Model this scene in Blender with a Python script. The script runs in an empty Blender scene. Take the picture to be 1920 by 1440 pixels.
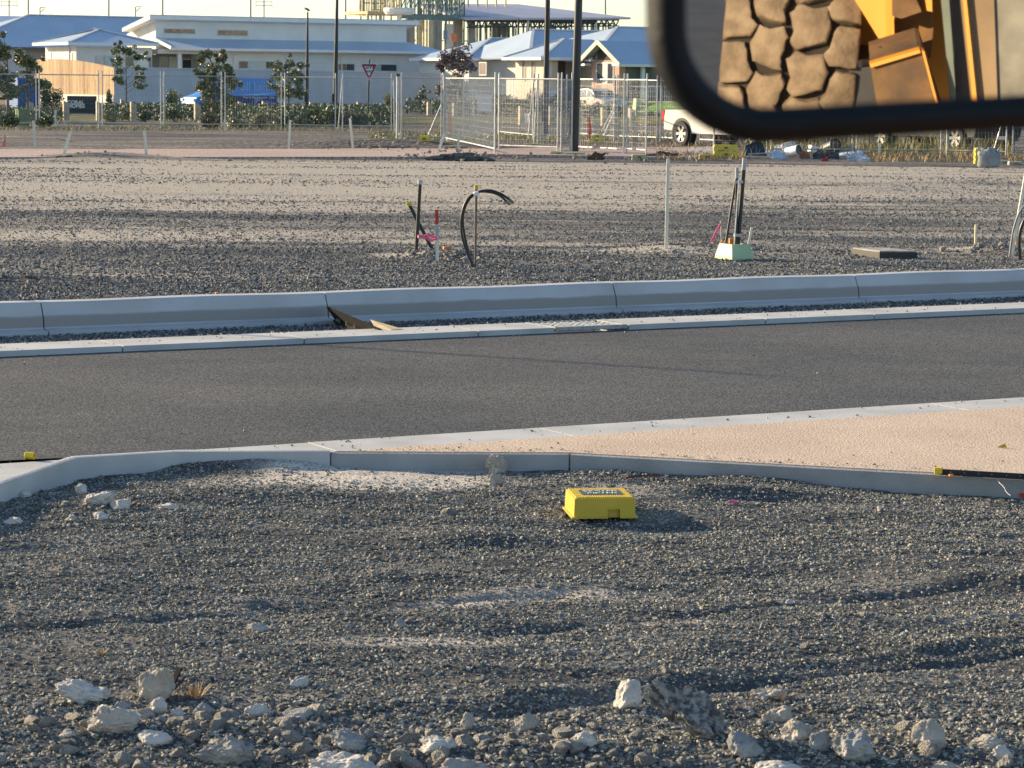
import bpy, math, random
import numpy as np
from mathutils import Vector, Matrix
random.seed(7); RNG = np.random.default_rng(11)
S = bpy.context.scene; COL = S.collection
R = math.radians

# ---------------- camera ----------------
F = 5000.0; H = 2.1; CX, CY = 960.0, 720.0
PITCH = math.atan(569/F); ROLL = 0.010
_f = Vector((0, math.cos(PITCH), -math.sin(PITCH))); _r0 = Vector((1,0,0)); _u0 = Vector((0, math.sin(PITCH), math.cos(PITCH)))
CR = _r0*math.cos(ROLL)+_u0*math.sin(ROLL); CU = _u0*math.cos(ROLL)-_r0*math.sin(ROLL)
CAM = Vector((0,0,H))
cd = bpy.data.cameras.new('camera'); cam = bpy.data.objects.new('camera', cd); COL.objects.link(cam)
cam.matrix_world = Matrix(((CR.x,CU.x,-_f.x,0),(CR.y,CU.y,-_f.y,0),(CR.z,CU.z,-_f.z,H),(0,0,0,1)))
cd.sensor_width = 36; cd.lens = F/1920*36; cd.clip_start = .05; cd.clip_end = 6000
cd.dof.use_dof = True; cd.dof.focus_distance = 20; cd.dof.aperture_fstop = 16.0
S.camera = cam

def ray(px, py): return _f*F + CR*(px-CX) - CU*(py-CY)
def G(px, py, z=0.0):
    d = ray(px,py); t = (z-H)/d.z; p = CAM+d*t; return Vector((p.x,p.y,z))
def at(px, py, d):
    r = ray(px,py); return CAM + r*(d/r.y)

# ---------------- world, sun, exposure ----------------
SUN_EL, SUN_AZ = R(16.5), math.atan2(0.48, -0.87)   # direction TO the sun, low on the left and slightly beyond
sd = Vector((math.cos(SUN_EL)*math.cos(SUN_AZ), math.cos(SUN_EL)*math.sin(SUN_AZ), math.sin(SUN_EL)))
W = bpy.data.worlds.new('World'); S.world = W; W.use_nodes = True
wn = W.node_tree; wn.nodes.clear()
wo = wn.nodes.new('ShaderNodeOutputWorld'); wb = wn.nodes.new('ShaderNodeBackground'); sk = wn.nodes.new('ShaderNodeTexSky')
sk.sky_type = 'NISHITA'; sk.sun_disc = False; sk.sun_elevation = SUN_EL
sk.sun_rotation = math.atan2(sd.x, sd.y)      # clockwise from +Y
sk.air_density = 0.9; sk.dust_density = 0.45; sk.ozone_density = 1.9; sk.altitude = 0
wb.inputs[1].default_value = 0.11
wn.links.new(sk.outputs[0], wb.inputs[0]); wn.links.new(wb.outputs[0], wo.inputs[0])
sl = bpy.data.lights.new('sun', 'SUN'); so = bpy.data.objects.new('sun', sl); COL.objects.link(so)
sl.energy = 4.9; sl.angle = R(0.5); sl.color = (1.0, 0.79, 0.51)
so.rotation_euler = (-sd).to_track_quat('-Z','Y').to_euler(); so.location = (-30,20,30)
S.view_settings.view_transform = 'Standard'; S.view_settings.look = 'None'; S.view_settings.gamma = 1
S.view_settings.exposure = 0.95
S.cycles.use_denoising = True; S.cycles.max_bounces = 6; S.cycles.transparent_max_bounces = 8
try:
    S.cycles.denoiser = 'OPENIMAGEDENOISE'; S.cycles.denoising_input_passes = 'RGB_ALBEDO_NORMAL'
except Exception: pass

# ---------------- materials ----------------
MATS = {}
def mat(name, col, rough=.7, var=.12, scale=6, bump=0., bscale=30, metal=0., spec=.5, col2=None, thr=(.35,.65), aniso=None, emit=0, randi=0., detail=5, coat=0., trans=0.):
    """principled material, colour broken up by object-space noise"""
    if name in MATS: return MATS[name]
    m = bpy.data.materials.new(name); m.use_nodes = True; nt = m.node_tree; n = nt.nodes; L = nt.links
    b = n['Principled BSDF']; b.inputs['Roughness'].default_value = rough; b.inputs['Metallic'].default_value = metal
    b.inputs['Specular IOR Level'].default_value = spec
    if coat: b.inputs['Coat Weight'].default_value = coat; b.inputs['Coat Roughness'].default_value = .05
    tc = n.new('ShaderNodeTexCoord'); mp = n.new('ShaderNodeMapping'); L.new(tc.outputs['Object'], mp.inputs[0])
    if aniso: mp.inputs['Scale'].default_value = aniso
    no = n.new('ShaderNodeTexNoise'); no.inputs['Scale'].default_value = scale; no.inputs['Detail'].default_value = detail; L.new(mp.outputs[0], no.inputs[0])
    cr = n.new('ShaderNodeValToRGB'); L.new(no.outputs[0], cr.inputs[0])
    c2 = col2 or tuple(c*(1-var) for c in col); c1 = col if col2 else tuple(min(1,c*(1+var)) for c in col)
    cr.color_ramp.elements[0].position = thr[0]; cr.color_ramp.elements[1].position = thr[1]
    cr.color_ramp.elements[0].color = (*c2,1); cr.color_ramp.elements[1].color = (*c1,1)
    out = cr.outputs[0]
    if randi:
        oi = n.new('ShaderNodeObjectInfo'); mr = n.new('ShaderNodeMapRange'); L.new(oi.outputs['Random'], mr.inputs[0])
        mr.inputs[3].default_value = 1-randi; mr.inputs[4].default_value = 1+randi
        mx = n.new('ShaderNodeVectorMath'); mx.operation = 'SCALE'; L.new(out, mx.inputs[0]); L.new(mr.outputs[0], mx.inputs['Scale']); out = mx.outputs[0]
    L.new(out, b.inputs['Base Color'])
    if bump:
        n2 = n.new('ShaderNodeTexNoise'); n2.inputs['Scale'].default_value = bscale; n2.inputs['Detail'].default_value = 6; L.new(mp.outputs[0], n2.inputs[0])
        bp = n.new('ShaderNodeBump'); bp.inputs['Strength'].default_value = 1; bp.inputs['Distance'].default_value = bump
        L.new(n2.outputs[0], bp.inputs['Height']); L.new(bp.outputs[0], b.inputs['Normal'])
    MATS[name] = m; return m

# ---------------- mesh helper ----------------
I4 = Matrix.Identity(4)
class MB:
    def __init__(s): s.v=[]; s.f=[]; s.M=I4
    def add(s, vs, fs, M=None):
        k=len(s.v); T = s.M if M is None else s.M @ M
        s.v += [T @ Vector(p) for p in vs]; s.f += [tuple(i+k for i in f) for f in fs]; return s
    def box(s, c, d, rz=0, M=None, bev=0):
        x,y,z=[q/2 for q in d]
        vs=[(a*x,b*y,e*z) for e in(-1,1) for b in(-1,1) for a in(-1,1)]
        T=Matrix.Translation(c)@Matrix.Rotation(rz,4,'Z')
        if M is not None: T=T@M
        return s.add(vs,[(0,2,3,1),(4,5,7,6),(0,1,5,4),(2,6,7,3),(0,4,6,2),(1,3,7,5)],T)
    def b2(s, lo, hi): return s.box([(a+b)/2 for a,b in zip(lo,hi)],[abs(b-a) for a,b in zip(lo,hi)])
    def bar(s, p, q, w, h=None):
        p=Vector(p);q=Vector(q);d=q-p;L=d.length
        T=Matrix.Translation((p+q)/2)@d.to_track_quat('X','Z').to_matrix().to_4x4()
        x,y,z=L/2,w/2,(h or w)/2
        vs=[(a*x,b*y,e*z) for e in(-1,1) for b in(-1,1) for a in(-1,1)]
        return s.add(vs,[(0,2,3,1),(4,5,7,6),(0,1,5,4),(2,6,7,3),(0,4,6,2),(1,3,7,5)],T)
    def tube(s, pts, r, n=8, cap=True):
        pts=[Vector(p) for p in pts]; k0=len(s.v); rs = r if hasattr(r,'__len__') else [r]*len(pts)
        up=None; vs=[]
        for i,p in enumerate(pts):
            d=(pts[min(i+1,len(pts)-1)]-pts[max(i-1,0)]).normalized()
            if up is None: up = d.orthogonal().normalized()
            else: up = (up-d*up.dot(d)).normalized()
            w=d.cross(up)
            for j in range(n):
                a=2*math.pi*j/n; vs.append(p+(up*math.cos(a)+w*math.sin(a))*rs[i])
        fs=[(i*n+j,i*n+(j+1)%n,(i+1)*n+(j+1)%n,(i+1)*n+j) for i in range(len(pts)-1) for j in range(n)]
        if cap: fs+= [tuple(range(n))[::-1], tuple((len(pts)-1)*n+j for j in range(n))]
        return s.add(vs,fs)
    def prism(s, poly, z0, z1, M=None):
        n=len(poly); vs=[(p[0],p[1],z0) for p in poly]+[(p[0],p[1],z1) for p in poly]
        return s.add(vs,[tuple(range(n))[::-1],tuple(range(n,2*n))]+[(i,(i+1)%n,n+(i+1)%n,n+i) for i in range(n)],M)
    def poly(s, pts): return s.add(pts,[tuple(range(len(pts)))])
    def lathe(s, prof, n=24, M=None, a0=0):
        """prof: (r, z) list round local Z"""
        vs=[(r*math.cos(a0+2*math.pi*j/n),r*math.sin(a0+2*math.pi*j/n),z) for r,z in prof for j in range(n)]
        fs=[(i*n+j,i*n+(j+1)%n,(i+1)*n+(j+1)%n,(i+1)*n+j) for i in range(len(prof)-1) for j in range(n)]
        return s.add(vs,fs,M)
    def build(s, name, m, parent=None, smooth=False, loc=None):
        me=bpy.data.meshes.new(name); me.from_pydata([tuple(v) for v in s.v],[],s.f); me.update()
        if smooth:
            for p in me.polygons: p.use_smooth=True
        o=bpy.data.objects.new(name,me); COL.objects.link(o)
        if isinstance(m,(list,tuple)):
            for q in m: me.materials.append(q)
        else: me.materials.append(m)
        if parent is not None: o.parent=parent
        if loc is not None: o.location=loc
        return o
def tag(o,label=None,cat=None,group=None,kind=None):
    if label: o['label']=label
    if cat: o['category']=cat
    if group: o['group']=group
    if kind: o['kind']=kind
    return o
def empty(name, loc, label=None, cat=None, group=None, rz=0):
    o=bpy.data.objects.new(name,None); COL.objects.link(o); o.location=loc; o.rotation_euler=(0,0,rz); o.empty_display_size=.1
    return tag(o,label,cat,group)
def solo(mb, name, m, loc, label, cat, group=None, rz=0, smooth=False):
    """a thing that is one mesh, vertices given local to loc"""
    o=mb.build(name,m,None,smooth,loc); o.rotation_euler=(0,0,rz); return tag(o,label,cat,group)
def copy_tree(o, parent=None):
    c=o.copy(); COL.objects.link(c); c.parent=parent
    for ch in list(o.children): copy_tree(ch,c)
    return c
def struct(o): o['kind']='structure'; return o
def text_mb(txt, size, depth=.004, align='CENTER', spacing=1, font_w=0):
    cu=bpy.data.curves.new('t','FONT'); cu.body=txt; cu.size=size; cu.extrude=depth/2; cu.align_x=align; cu.align_y='CENTER'; cu.space_character=spacing; cu.offset=font_w
    ob=bpy.data.objects.new('t',cu); COL.objects.link(ob)
    dg=bpy.context.evaluated_depsgraph_get(); me=bpy.data.meshes.new_from_object(ob.evaluated_get(dg))
    vs=[tuple(v.co) for v in me.vertices]; fs=[tuple(p.vertices) for p in me.polygons]
    bpy.data.objects.remove(ob); bpy.data.curves.remove(cu); bpy.data.meshes.remove(me)
    return vs, fs

# ---------------- value noise shared by terrain and scattered stones ----------------
_T = np.random.default_rng(5).random((256,256))
def vn(x,y):
    xi=np.floor(x).astype(int); yi=np.floor(y).astype(int); fx=x-xi; fy=y-yi
    fx=fx*fx*(3-2*fx); fy=fy*fy*(3-2*fy)
    a=_T[xi&255,yi&255]; b=_T[(xi+1)&255,yi&255]; c=_T[xi&255,(yi+1)&255]; d=_T[(xi+1)&255,(yi+1)&255]
    return (a*(1-fx)+b*fx)*(1-fy)+(c*(1-fx)+d*fx)*fy-.5
def fbm(x,y,o=4):
    r=0;a=1
    for i in range(o): r=r+a*vn(x*2**i+17.3*i,y*2**i+9.1*i); a*=.5
    return r
# ================= road frame: u along the road, v across it =================
TH = R(29.3); RO = Vector((-1.11,15.4,0))
def uv(u,v,z=0): return Vector((RO.x+u*math.cos(TH)-v*math.sin(TH), RO.y+u*math.sin(TH)+v*math.cos(TH), z))
def V_of(x,y): return -(x-RO.x)*math.sin(TH)+(y-RO.y)*math.cos(TH)
def U_of(x,y): return (x-RO.x)*math.cos(TH)+(y-RO.y)*math.sin(TH)
Z_ROAD=-.045; Z_TR=-.11; ZF=.15
# front (near) boundary of the concrete, left to right
EDGE=[(-3.6,9.5),(-2.95,12.2),(-2.66,13.7),(-2.44,14.60),(-1.88,14.90),(.33,15.03),(2.76,14.24),(5.2,13.3),(9,11.6)]
EX=np.array([p[0] for p in EDGE]); EY=np.array([p[1] for p in EDGE])
def edge_y(x): return np.interp(x,EX,EY)
def bumpg(x,y,cx,cy,sx,sy,h,a=0):
    c,s=math.cos(a),math.sin(a); dx=x-cx; dy=y-cy
    return h*np.exp(-(((dx*c+dy*s)/sx)**2+((-dx*s+dy*c)/sy)**2))
_g = lambda px,py: G(px,py,-.1)
def z_near(x,y):
    z=-.105+.035*fbm(x*.9,y*.9,3)+.028*fbm(x*1.4+40,y*4.5,3)+.010*fbm(x*7,y*9,2)
    for (px,py,sx,sy,h) in [(1300,925,.45,.16,.055),(1480,900,.5,.2,.04),(870,1010,.35,.12,.04),(760,1085,.35,.1,.04),(1240,985,.5,.12,-.03),
                            (640,900,.55,.3,.01),(440,882,.45,.14,.05),(240,905,.3,.12,.02),(930,872,.10,.12,.05),(1500,935,.5,.15,.02),(930,870,.06,.35,.05),(300,930,.5,.2,.03),(140,975,.4,.25,-.02),(700,1165,.35,.1,.03),
                            (1880,1090,.3,.12,.05),(300,1380,.5,.15,.05),(1000,1420,.9,.15,.05),(1500,1400,.7,.2,.04),(330,1085,.6,.1,-.03),(560,1130,.5,.08,-.03),(1430,935,.3,.1,-.03)]:
        p=_g(px,py); z=z+bumpg(x,y,p.x,p.y,sx,sy,h)
    for (a,b,w,h) in [((1080,1318),(1920,1222),.05,-.03),((1080,1295),(1920,1195),.05,.02),((0,1175),(420,1150),.06,-.03),((1050,1180),(1920,1085),.05,-.018)]:
        p=_g(*a);q=_g(*b);d=(q-p);L=d.length;d/=L
        t=np.clip((x-p.x)*d.x+(y-p.y)*d.y,-.3,L+1.5); dist=np.hypot(x-p.x-t*d.x,y-p.y-t*d.y); z=z+h*np.exp(-(dist/w)**2)
    return z
def z_far(x,y):
    z=ZF-.01+.02*fbm(x*.35,y*.9,3)+.010*fbm(x*1.5,y*3,3)
    v=V_of(x,y); k=np.clip((v-8.1)/1.2,0,1); z=ZF+.0+(z-ZF)*k-.0
    for (px,py,sx,sy,h) in [(828,480,.35,.35,.06),(1260,466,.5,.6,.05),(1360,462,.35,.5,.05),(1870,470,.35,.5,.09),(-10,522,1.0,.35,.06),(1760,470,.5,.2,-.04),
                            (1640,360,2.,.7,.12),(1830,350,2,.6,.12),(1570,352,.8,.3,-.06),(200,297,1.6,.9,.16),(855,299,1.4,.8,.22),(700,280,2.5,1.2,.2),
                            (1420,455,.8,.3,.04),(1750,430,3,.15,-.05),(1650,442,2.5,.12,-.05),(620,365,4,.3,-.08),(1120,296,2.5,.5,.12),(1500,300,5,.6,.1)]:
        p=G(px,py,ZF); z=z+bumpg(x,y,p.x,p.y,sx,sy,h)
    return z

def grid_mesh(name, xs, ys, zf, m, keep=None, warp=None):
    X,Y=np.meshgrid(xs,ys)
    if warp: X,Y=warp(X,Y)
    Z=zf(X,Y); nv=X.size; nx=len(xs); ny=len(ys)
    co=np.stack([X.ravel(),Y.ravel(),Z.ravel()],1)
    i=np.arange(nv).reshape(ny,nx); q=np.stack([i[:-1,:-1],i[:-1,1:],i[1:,1:],i[1:,:-1]],-1).reshape(-1,4)
    if keep is not None:
        c=co[q].mean(1); q=q[keep(c[:,0],c[:,1])]
    me=bpy.data.meshes.new(name); me.vertices.add(nv); me.vertices.foreach_set('co',co.ravel())
    me.loops.add(q.size); me.loops.foreach_set('vertex_index',q.ravel()); me.polygons.add(len(q))
    me.polygons.foreach_set('loop_start',np.arange(0,q.size,4)); me.polygons.foreach_set('loop_total',np.full(len(q),4))
    me.polygons.foreach_set('use_smooth',np.ones(len(q),bool))
    me.update(); me.validate(); me.materials.append(m)
    o=bpy.data.objects.new(name,me); COL.objects.link(o); return o

# ---- ground materials ----
def ground_mat(name, dark, light, patch_scale, aniso, thr, fine=60, bump=.012, bscale=45, patches=(), fr=(.55,1.45)):
    m=bpy.data.materials.new(name); m.use_nodes=True; nt=m.node_tree; n=nt.nodes; L=nt.links; b=n['Principled BSDF']
    b.inputs['Roughness'].default_value=.95; b.inputs['Specular IOR Level'].default_value=.2
    tc=n.new('ShaderNodeTexCoord'); mp=n.new('ShaderNodeMapping'); mp.inputs['Scale'].default_value=aniso; L.new(tc.outputs['Object'],mp.inputs[0])
    n1=n.new('ShaderNodeTexNoise'); n1.inputs['Scale'].default_value=patch_scale; n1.inputs['Detail'].default_value=8; n1.inputs['Roughness'].default_value=.65; L.new(mp.outputs[0],n1.inputs[0])
    fac=n1.outputs[0]
    for (p,sx,sy,h) in patches:   # pale dusty patches with a place of their own
        sb=n.new('ShaderNodeVectorMath'); sb.operation='SUBTRACT'; L.new(tc.outputs['Object'],sb.inputs[0]); sb.inputs[1].default_value=(p.x,p.y,p.z)
        sc=n.new('ShaderNodeVectorMath'); sc.operation='DIVIDE'; L.new(sb.outputs[0],sc.inputs[0]); sc.inputs[1].default_value=(sx,sy,10)
        ln=n.new('ShaderNodeVectorMath'); ln.operation='LENGTH'; L.new(sc.outputs[0],ln.inputs[0])
        mr=n.new('ShaderNodeMapRange'); mr.interpolation_type='SMOOTHSTEP'; L.new(ln.outputs['Value'],mr.inputs[0]); mr.inputs[1].default_value=.35; mr.inputs[2].default_value=1.3; mr.inputs[3].default_value=h; mr.inputs[4].default_value=0
        ad=n.new('ShaderNodeMath'); ad.operation='ADD'; L.new(fac,ad.inputs[0]); L.new(mr.outputs[0],ad.inputs[1]); fac=ad.outputs[0]
    cr=n.new('ShaderNodeValToRGB'); L.new(fac,cr.inputs[0]); cr.color_ramp.elements[0].position=thr[0]; cr.color_ramp.elements[1].position=thr[1]
    cr.color_ramp.elements[0].color=(*dark,1); cr.color_ramp.elements[1].color=(*light,1)
    v=n.new('ShaderNodeTexNoise'); v.inputs['Scale'].default_value=fine; v.inputs['Detail'].default_value=4; L.new(tc.outputs['Object'],v.inputs[0])
    mr=n.new('ShaderNodeMapRange'); L.new(v.outputs[0],mr.inputs[0]); mr.inputs[1].default_value=.36; mr.inputs[2].default_value=.64; mr.inputs[3].default_value=fr[0]; mr.inputs[4].default_value=fr[1]
    mx=n.new('ShaderNodeVectorMath'); mx.operation='SCALE'; L.new(cr.outputs[0],mx.inputs[0]); L.new(mr.outputs[0],mx.inputs['Scale']); L.new(mx.outputs[0],b.inputs['Base Color'])
    vo=n.new('ShaderNodeTexNoise'); vo.inputs['Scale'].default_value=bscale; vo.inputs['Detail'].default_value=5; L.new(tc.outputs['Object'],vo.inputs[0])
    bp=n.new('ShaderNodeBump'); bp.inputs['Distance'].default_value=bump; L.new(vo.outputs[0],bp.inputs['Height']); L.new(bp.outputs[0],b.inputs['Normal'])
    MATS[name]=m; return m
PN=[(_g(720,895),.75,.58,.8),(_g(430,905),.35,.25,.25),(_g(1180,925),.3,.25,.18),(_g(1050,1115),.5,.2,.3),(_g(840,1130),.3,.12,.3),(_g(760,1215),.4,.12,.28),(_g(1270,1170),.4,.1,.2)]
m_near=ground_mat('near_gravel_bed',(.095,.095,.092),(.58,.52,.44),1.1,(1,2.2,1),(.50,.95),fine=90,bump=.01,patches=PN)
PF=[(G(900,335,ZF),34,15,.07),(G(200,350,ZF),14,6,.13),(G(230,352,ZF),12,3.0,.30),(G(330,368,ZF),9,1.0,.3),(G(560,385,ZF),9,1.5,.16),(G(80,440,ZF),4,1.2,.25),(G(60,515,ZF),1.6,.35,.4),(G(1010,455,ZF),4.5,.6,.20),(G(760,478,ZF),.55,.4,.35),(G(1240,470,ZF),.8,.45,.45),
    (G(1480,360,ZF),16,4,.12),(G(1750,440,ZF),2.5,.8,.16),(G(1880,465,ZF),.8,.4,.4),(G(400,430,ZF),7,1.,.12),(G(1600,310,ZF),20,4,.16),(G(300,320,ZF),20,5,.12),(G(1000,320,ZF),16,5,.16)]
m_far=ground_mat('lot_gravel',(.10,.10,.098),(.46,.41,.34),.22,(.5,3.6,1),(.46,.70),fine=48,bump=.04,bscale=20,fr=(.55,1.4),patches=PF)
m_back=ground_mat('lot_gravel_back',(.08,.08,.08),(.32,.27,.22),.2,(.7,3.0,1),(.42,.7),fine=9,bump=.06,bscale=6,fr=(.4,1.5))
m_asph=ground_mat('asphalt',(.072,.078,.084),(.116,.116,.114),.32,(1,1.6,1),(.35,.65),fine=75,bump=.012,bscale=80,fr=(.3,1.9))
m_pink=ground_mat('pink_aggregate',(.56,.43,.32),(.70,.56,.43),.8,(1,1,1),(.3,.7),fine=70,bump=.006,bscale=70,fr=(.75,1.25))
m_conc=mat('concrete',(.54,.54,.53),.85,.12,2.2,.002,60,col2=(.42,.42,.40),thr=(.3,.6),detail=9)
m_concd=mat('edge_concrete',(.36,.36,.35),.9,.15,3,.003,50)  # darker grey concrete for the slab edge faces

# huge base ground
b=MB(); b.poly([(-2500,-800,-.6),(2500,-800,-.6),(2500,4000,-.6),(-2500,4000,-.6)]); struct(b.build('base_ground',mat('soil',(.16,.15,.12),.95,.2,.3)))
# near gravel sheet
xs=np.arange(-5,9.5,.03); ys=np.arange(4.5,15.4,.03)
o=grid_mesh('gravel_ground',xs,ys,z_near,m_near,keep=lambda x,y:y<edge_y(x)+.04); struct(o)
b=MB(); b.b2((-60,-40,-.55),(60,4.5,-.11)); struct(b.build('yard_ground',mat('yard_asphalt',(.060,.064,.070),.9,.15,6,bump=.002,bscale=50)))
b=MB(); b.b2((-60,4.5,-.55),(-5,9.5,-.12)); b.b2((9.5,4.5,-.55),(60,15,-.12)); struct(b.build('verge_ground',m_near))
# asphalt road (one sheet, slightly crowned), trench gravel
def strip(name,u0,u1,v0,v1,z0,z1,m):
    b=MB(); vs=[]; 
    b.prism([uv(u0,v0)[:2],uv(u1,v0)[:2],uv(u1,v1)[:2],uv(u0,v1)[:2]],z0,z1); return b.build(name,m)
struct(strip('road',-60,70,.002,5.69,-.5,Z_ROAD,m_asph))
struct(strip('drain_trench_bed',-60,70,6.22,7.8,-.5,Z_TR,m_near))
# near gutter strip and far gutter strip : slabs with joints (structure)
def slab_row(name, v0, v1, top, joints, m, u0=-60, u1=70, gap=.006, z0=-.4, dip=0):
    b=MB(); js=[u0]+joints+[u1]
    for a,c in zip(js[:-1],js[1:]):
        if c-a<.02: continue
        b.prism([uv(a+gap,v0)[:2],uv(c-gap,v0)[:2],uv(c-gap,v1)[:2],uv(a+gap,v1)[:2]],z0,top)
    return struct(b.build(name,m))
_ui=U_of(-.98,14.985)
slab_row('near_gutter',-.42,0,0.0,[1.46+.0,4.45,7.4,10.5,16,22],m_conc,u0=_ui)
jf=[U_of(*G(x,y,0)[:2]) for x,y in [(228,648),(560,632),(850,612),(990,606)]]
jf2=[U_of(*G(x,y,0)[:2]) for x,y in [(1150,604),(1395,592),(1600,584),(1905,566)]]
slab_row('far_gutter',5.69,6.22,0.0,[-20,-14,-9]+jf[:3]+[jf[3]],m_conc,u1=jf[3])
slab_row('far_gutter_edge',5.69,6.22,0.0,jf2[1:]+[14,20,26],m_conc,u0=jf2[0])
# drain grate sits in the gap of the far gutter
gu0,gu1=jf[3],jf2[0]; gr=empty('drain_grate',uv((gu0+gu1)/2,5.955,-.03),'galvanised steel grating set into the pale gutter across the road','grate',rz=TH)
Lg=gu1-gu0; mg=mat('galvanised',(.36,.38,.38),.6,.2,20,metal=.3)
f=MB(); f.b2((-Lg/2+.01,-.26,0),(Lg/2-.01,-.235,.032)); f.b2((-Lg/2+.01,.235,0),(Lg/2-.01,.26,.032)); f.b2((-Lg/2+.01,-.235,0),(-Lg/2+.035,.235,.032)); f.b2((Lg/2-.035,-.235,0),(Lg/2-.01,.235,.032)); f.build('frame',mg,gr)
f=MB()
for i in range(1,11):
    x=-Lg/2+.02+(Lg-.04)*i/11; f.b2((x-.009,-.235,-.01),(x+.009,.235,.028))
for i in range(1,6): y=-.235+.47*i/6; f.b2((-Lg/2+.035,y-.012,-.008),(Lg/2-.035,y+.012,.026))
f.build('bars',mg,gr)
b=MB(); b.prism([uv(gu0+.01,5.70)[:2],uv(gu1-.01,5.70)[:2],uv(gu1-.01,6.21)[:2],uv(gu0+.01,6.21)[:2]],-.4,-.09); struct(b.build('drain_pit_floor',mat('pit_dark',(.03,.03,.035),.9)))
# far kerb: battered profile, expansion joints
pts=[(0,562,590,545),(590,545,1130,528)]
kj=[U_of(*G(x,y,.17)[:2]) for x,y in [(55,561),(590,545),(1130,528),(1563,511)]]
prof=[(7.74,-.3),(7.74,-.07),(7.86,-.055),(7.87,.03),(7.93,.15),(7.95,.168),(8.09,.172),(8.11,.16),(8.11,-.3)]
def kerb_seg(u0,u1,m):
    b=MB(); n=max(1,int((u1-u0)/.25)); vs=[]
    for i in range(n+1):
        u=u0+(u1-u0)*i/n
        for (v,z) in prof: vs.append(uv(u,v,z+ (.004*math.sin(u*3.1) if z>.1 else 0)))
    k=len(prof); fs=[(i*k+j,(i+1)*k+j,(i+1)*k+j+1,i*k+j+1) for i in range(n) for j in range(k-1)]
    fs+=[tuple(range(k))[::-1],tuple(n*k+j for j in range(k))]; b.add(vs,fs); return b
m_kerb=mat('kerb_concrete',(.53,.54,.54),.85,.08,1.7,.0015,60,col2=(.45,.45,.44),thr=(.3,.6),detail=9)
# the lower half of the face is still form-stained: a height-driven band
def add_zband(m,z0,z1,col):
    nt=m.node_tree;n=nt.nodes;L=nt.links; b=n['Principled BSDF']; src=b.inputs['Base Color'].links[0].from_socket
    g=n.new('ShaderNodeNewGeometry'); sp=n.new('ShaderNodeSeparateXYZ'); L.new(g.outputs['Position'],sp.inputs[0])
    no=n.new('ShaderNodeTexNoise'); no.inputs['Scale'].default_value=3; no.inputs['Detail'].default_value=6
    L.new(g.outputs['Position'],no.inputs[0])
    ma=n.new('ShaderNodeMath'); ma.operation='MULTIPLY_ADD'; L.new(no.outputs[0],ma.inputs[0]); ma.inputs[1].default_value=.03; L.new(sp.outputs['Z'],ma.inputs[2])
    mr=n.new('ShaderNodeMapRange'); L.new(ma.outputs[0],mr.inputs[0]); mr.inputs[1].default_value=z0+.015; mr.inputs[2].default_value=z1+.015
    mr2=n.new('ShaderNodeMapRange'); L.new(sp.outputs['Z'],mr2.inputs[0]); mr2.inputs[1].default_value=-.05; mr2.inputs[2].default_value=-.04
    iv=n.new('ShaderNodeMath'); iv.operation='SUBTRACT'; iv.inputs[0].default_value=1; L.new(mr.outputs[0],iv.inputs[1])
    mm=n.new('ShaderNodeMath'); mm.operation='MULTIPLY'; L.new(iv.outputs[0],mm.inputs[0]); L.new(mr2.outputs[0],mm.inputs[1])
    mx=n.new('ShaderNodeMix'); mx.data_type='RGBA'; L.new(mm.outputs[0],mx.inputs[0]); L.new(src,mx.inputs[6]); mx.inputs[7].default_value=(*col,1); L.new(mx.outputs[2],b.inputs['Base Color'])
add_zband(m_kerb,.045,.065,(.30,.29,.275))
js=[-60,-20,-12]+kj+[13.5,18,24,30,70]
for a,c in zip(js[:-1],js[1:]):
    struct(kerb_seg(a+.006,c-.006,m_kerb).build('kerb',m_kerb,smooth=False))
# slab and near concrete
ed=[Vector((x,y)) for x,y in EDGE]
nk=[uv(-60,-.425)[:2]]
b=MB()
pink=[uv(.2-1.3,-.425)[:2]]+[(EDGE[4][0]+.55,EDGE[4][1]+.006),EDGE[5],EDGE[6],EDGE[7],EDGE[8]]+[uv(U_of(30,10),-15)[:2],uv(60,-15)[:2],uv(60,-.425)[:2]]
pink=[(-1.0,14.985),(.33,15.03),EDGE[6],EDGE[7],EDGE[8],(30,3),(60,8),tuple(uv(60,-.425)[:2]),tuple(uv(_ui+.03,-.425)[:2])]
b.prism(pink[::-1],-.4,.002); struct(b.build('driveway_slab',[m_pink]))
b=MB(); # left concrete apron and kerb return
left=[tuple(uv(-60,0)[:2]),(-60,-10),(-8,-2),(-3.6,9.5),(-2.95,12.2),(-2.66,13.7),EDGE[3],EDGE[4],(-1.0,14.98),tuple(uv(_ui,-.4)[:2]),tuple(uv(_ui,0)[:2])]
b.prism(left,-.4,-.003); struct(b.build('concrete_apron',m_conc))
# formed edge beam along the front of slab (grey face, slightly proud)
def edge_wall(name,pts,w,z0,z1,m,proud=.0):
    b=MB(); n=len(pts); vs=[]
    for i,p in enumerate(pts):
        p=Vector(p); d=(Vector(pts[min(i+1,n-1)])-Vector(pts[max(i-1,0)])).normalized(); nn=Vector((d.y,-d.x))
        for off,z in ((0,z0),(w,z0),(w,z1-.004),(w*.6,z1),(0,z1)): q=p+nn*off; vs.append((q.x,q.y,z))
    k=5; fs=[(i*k+j,i*k+(j+1)%k,(i+1)*k+(j+1)%k,(i+1)*k+j) for i in range(n-1) for j in range(k)]; fs+=[tuple(range(k)),tuple((n-1)*k+j for j in range(k))[::-1]]
    b.add(vs,fs); return struct(b.build(name,m))
edge_wall('slab_edge',[(-1.02,14.981),(.325,15.025)],.03,-.4,-.004,m_concd)
edge_wall('slab_edge',[(.345,15.02),(2.76,14.23),(5.2,13.29),(9,11.59)],.03,-.4,-.004,m_concd)
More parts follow.
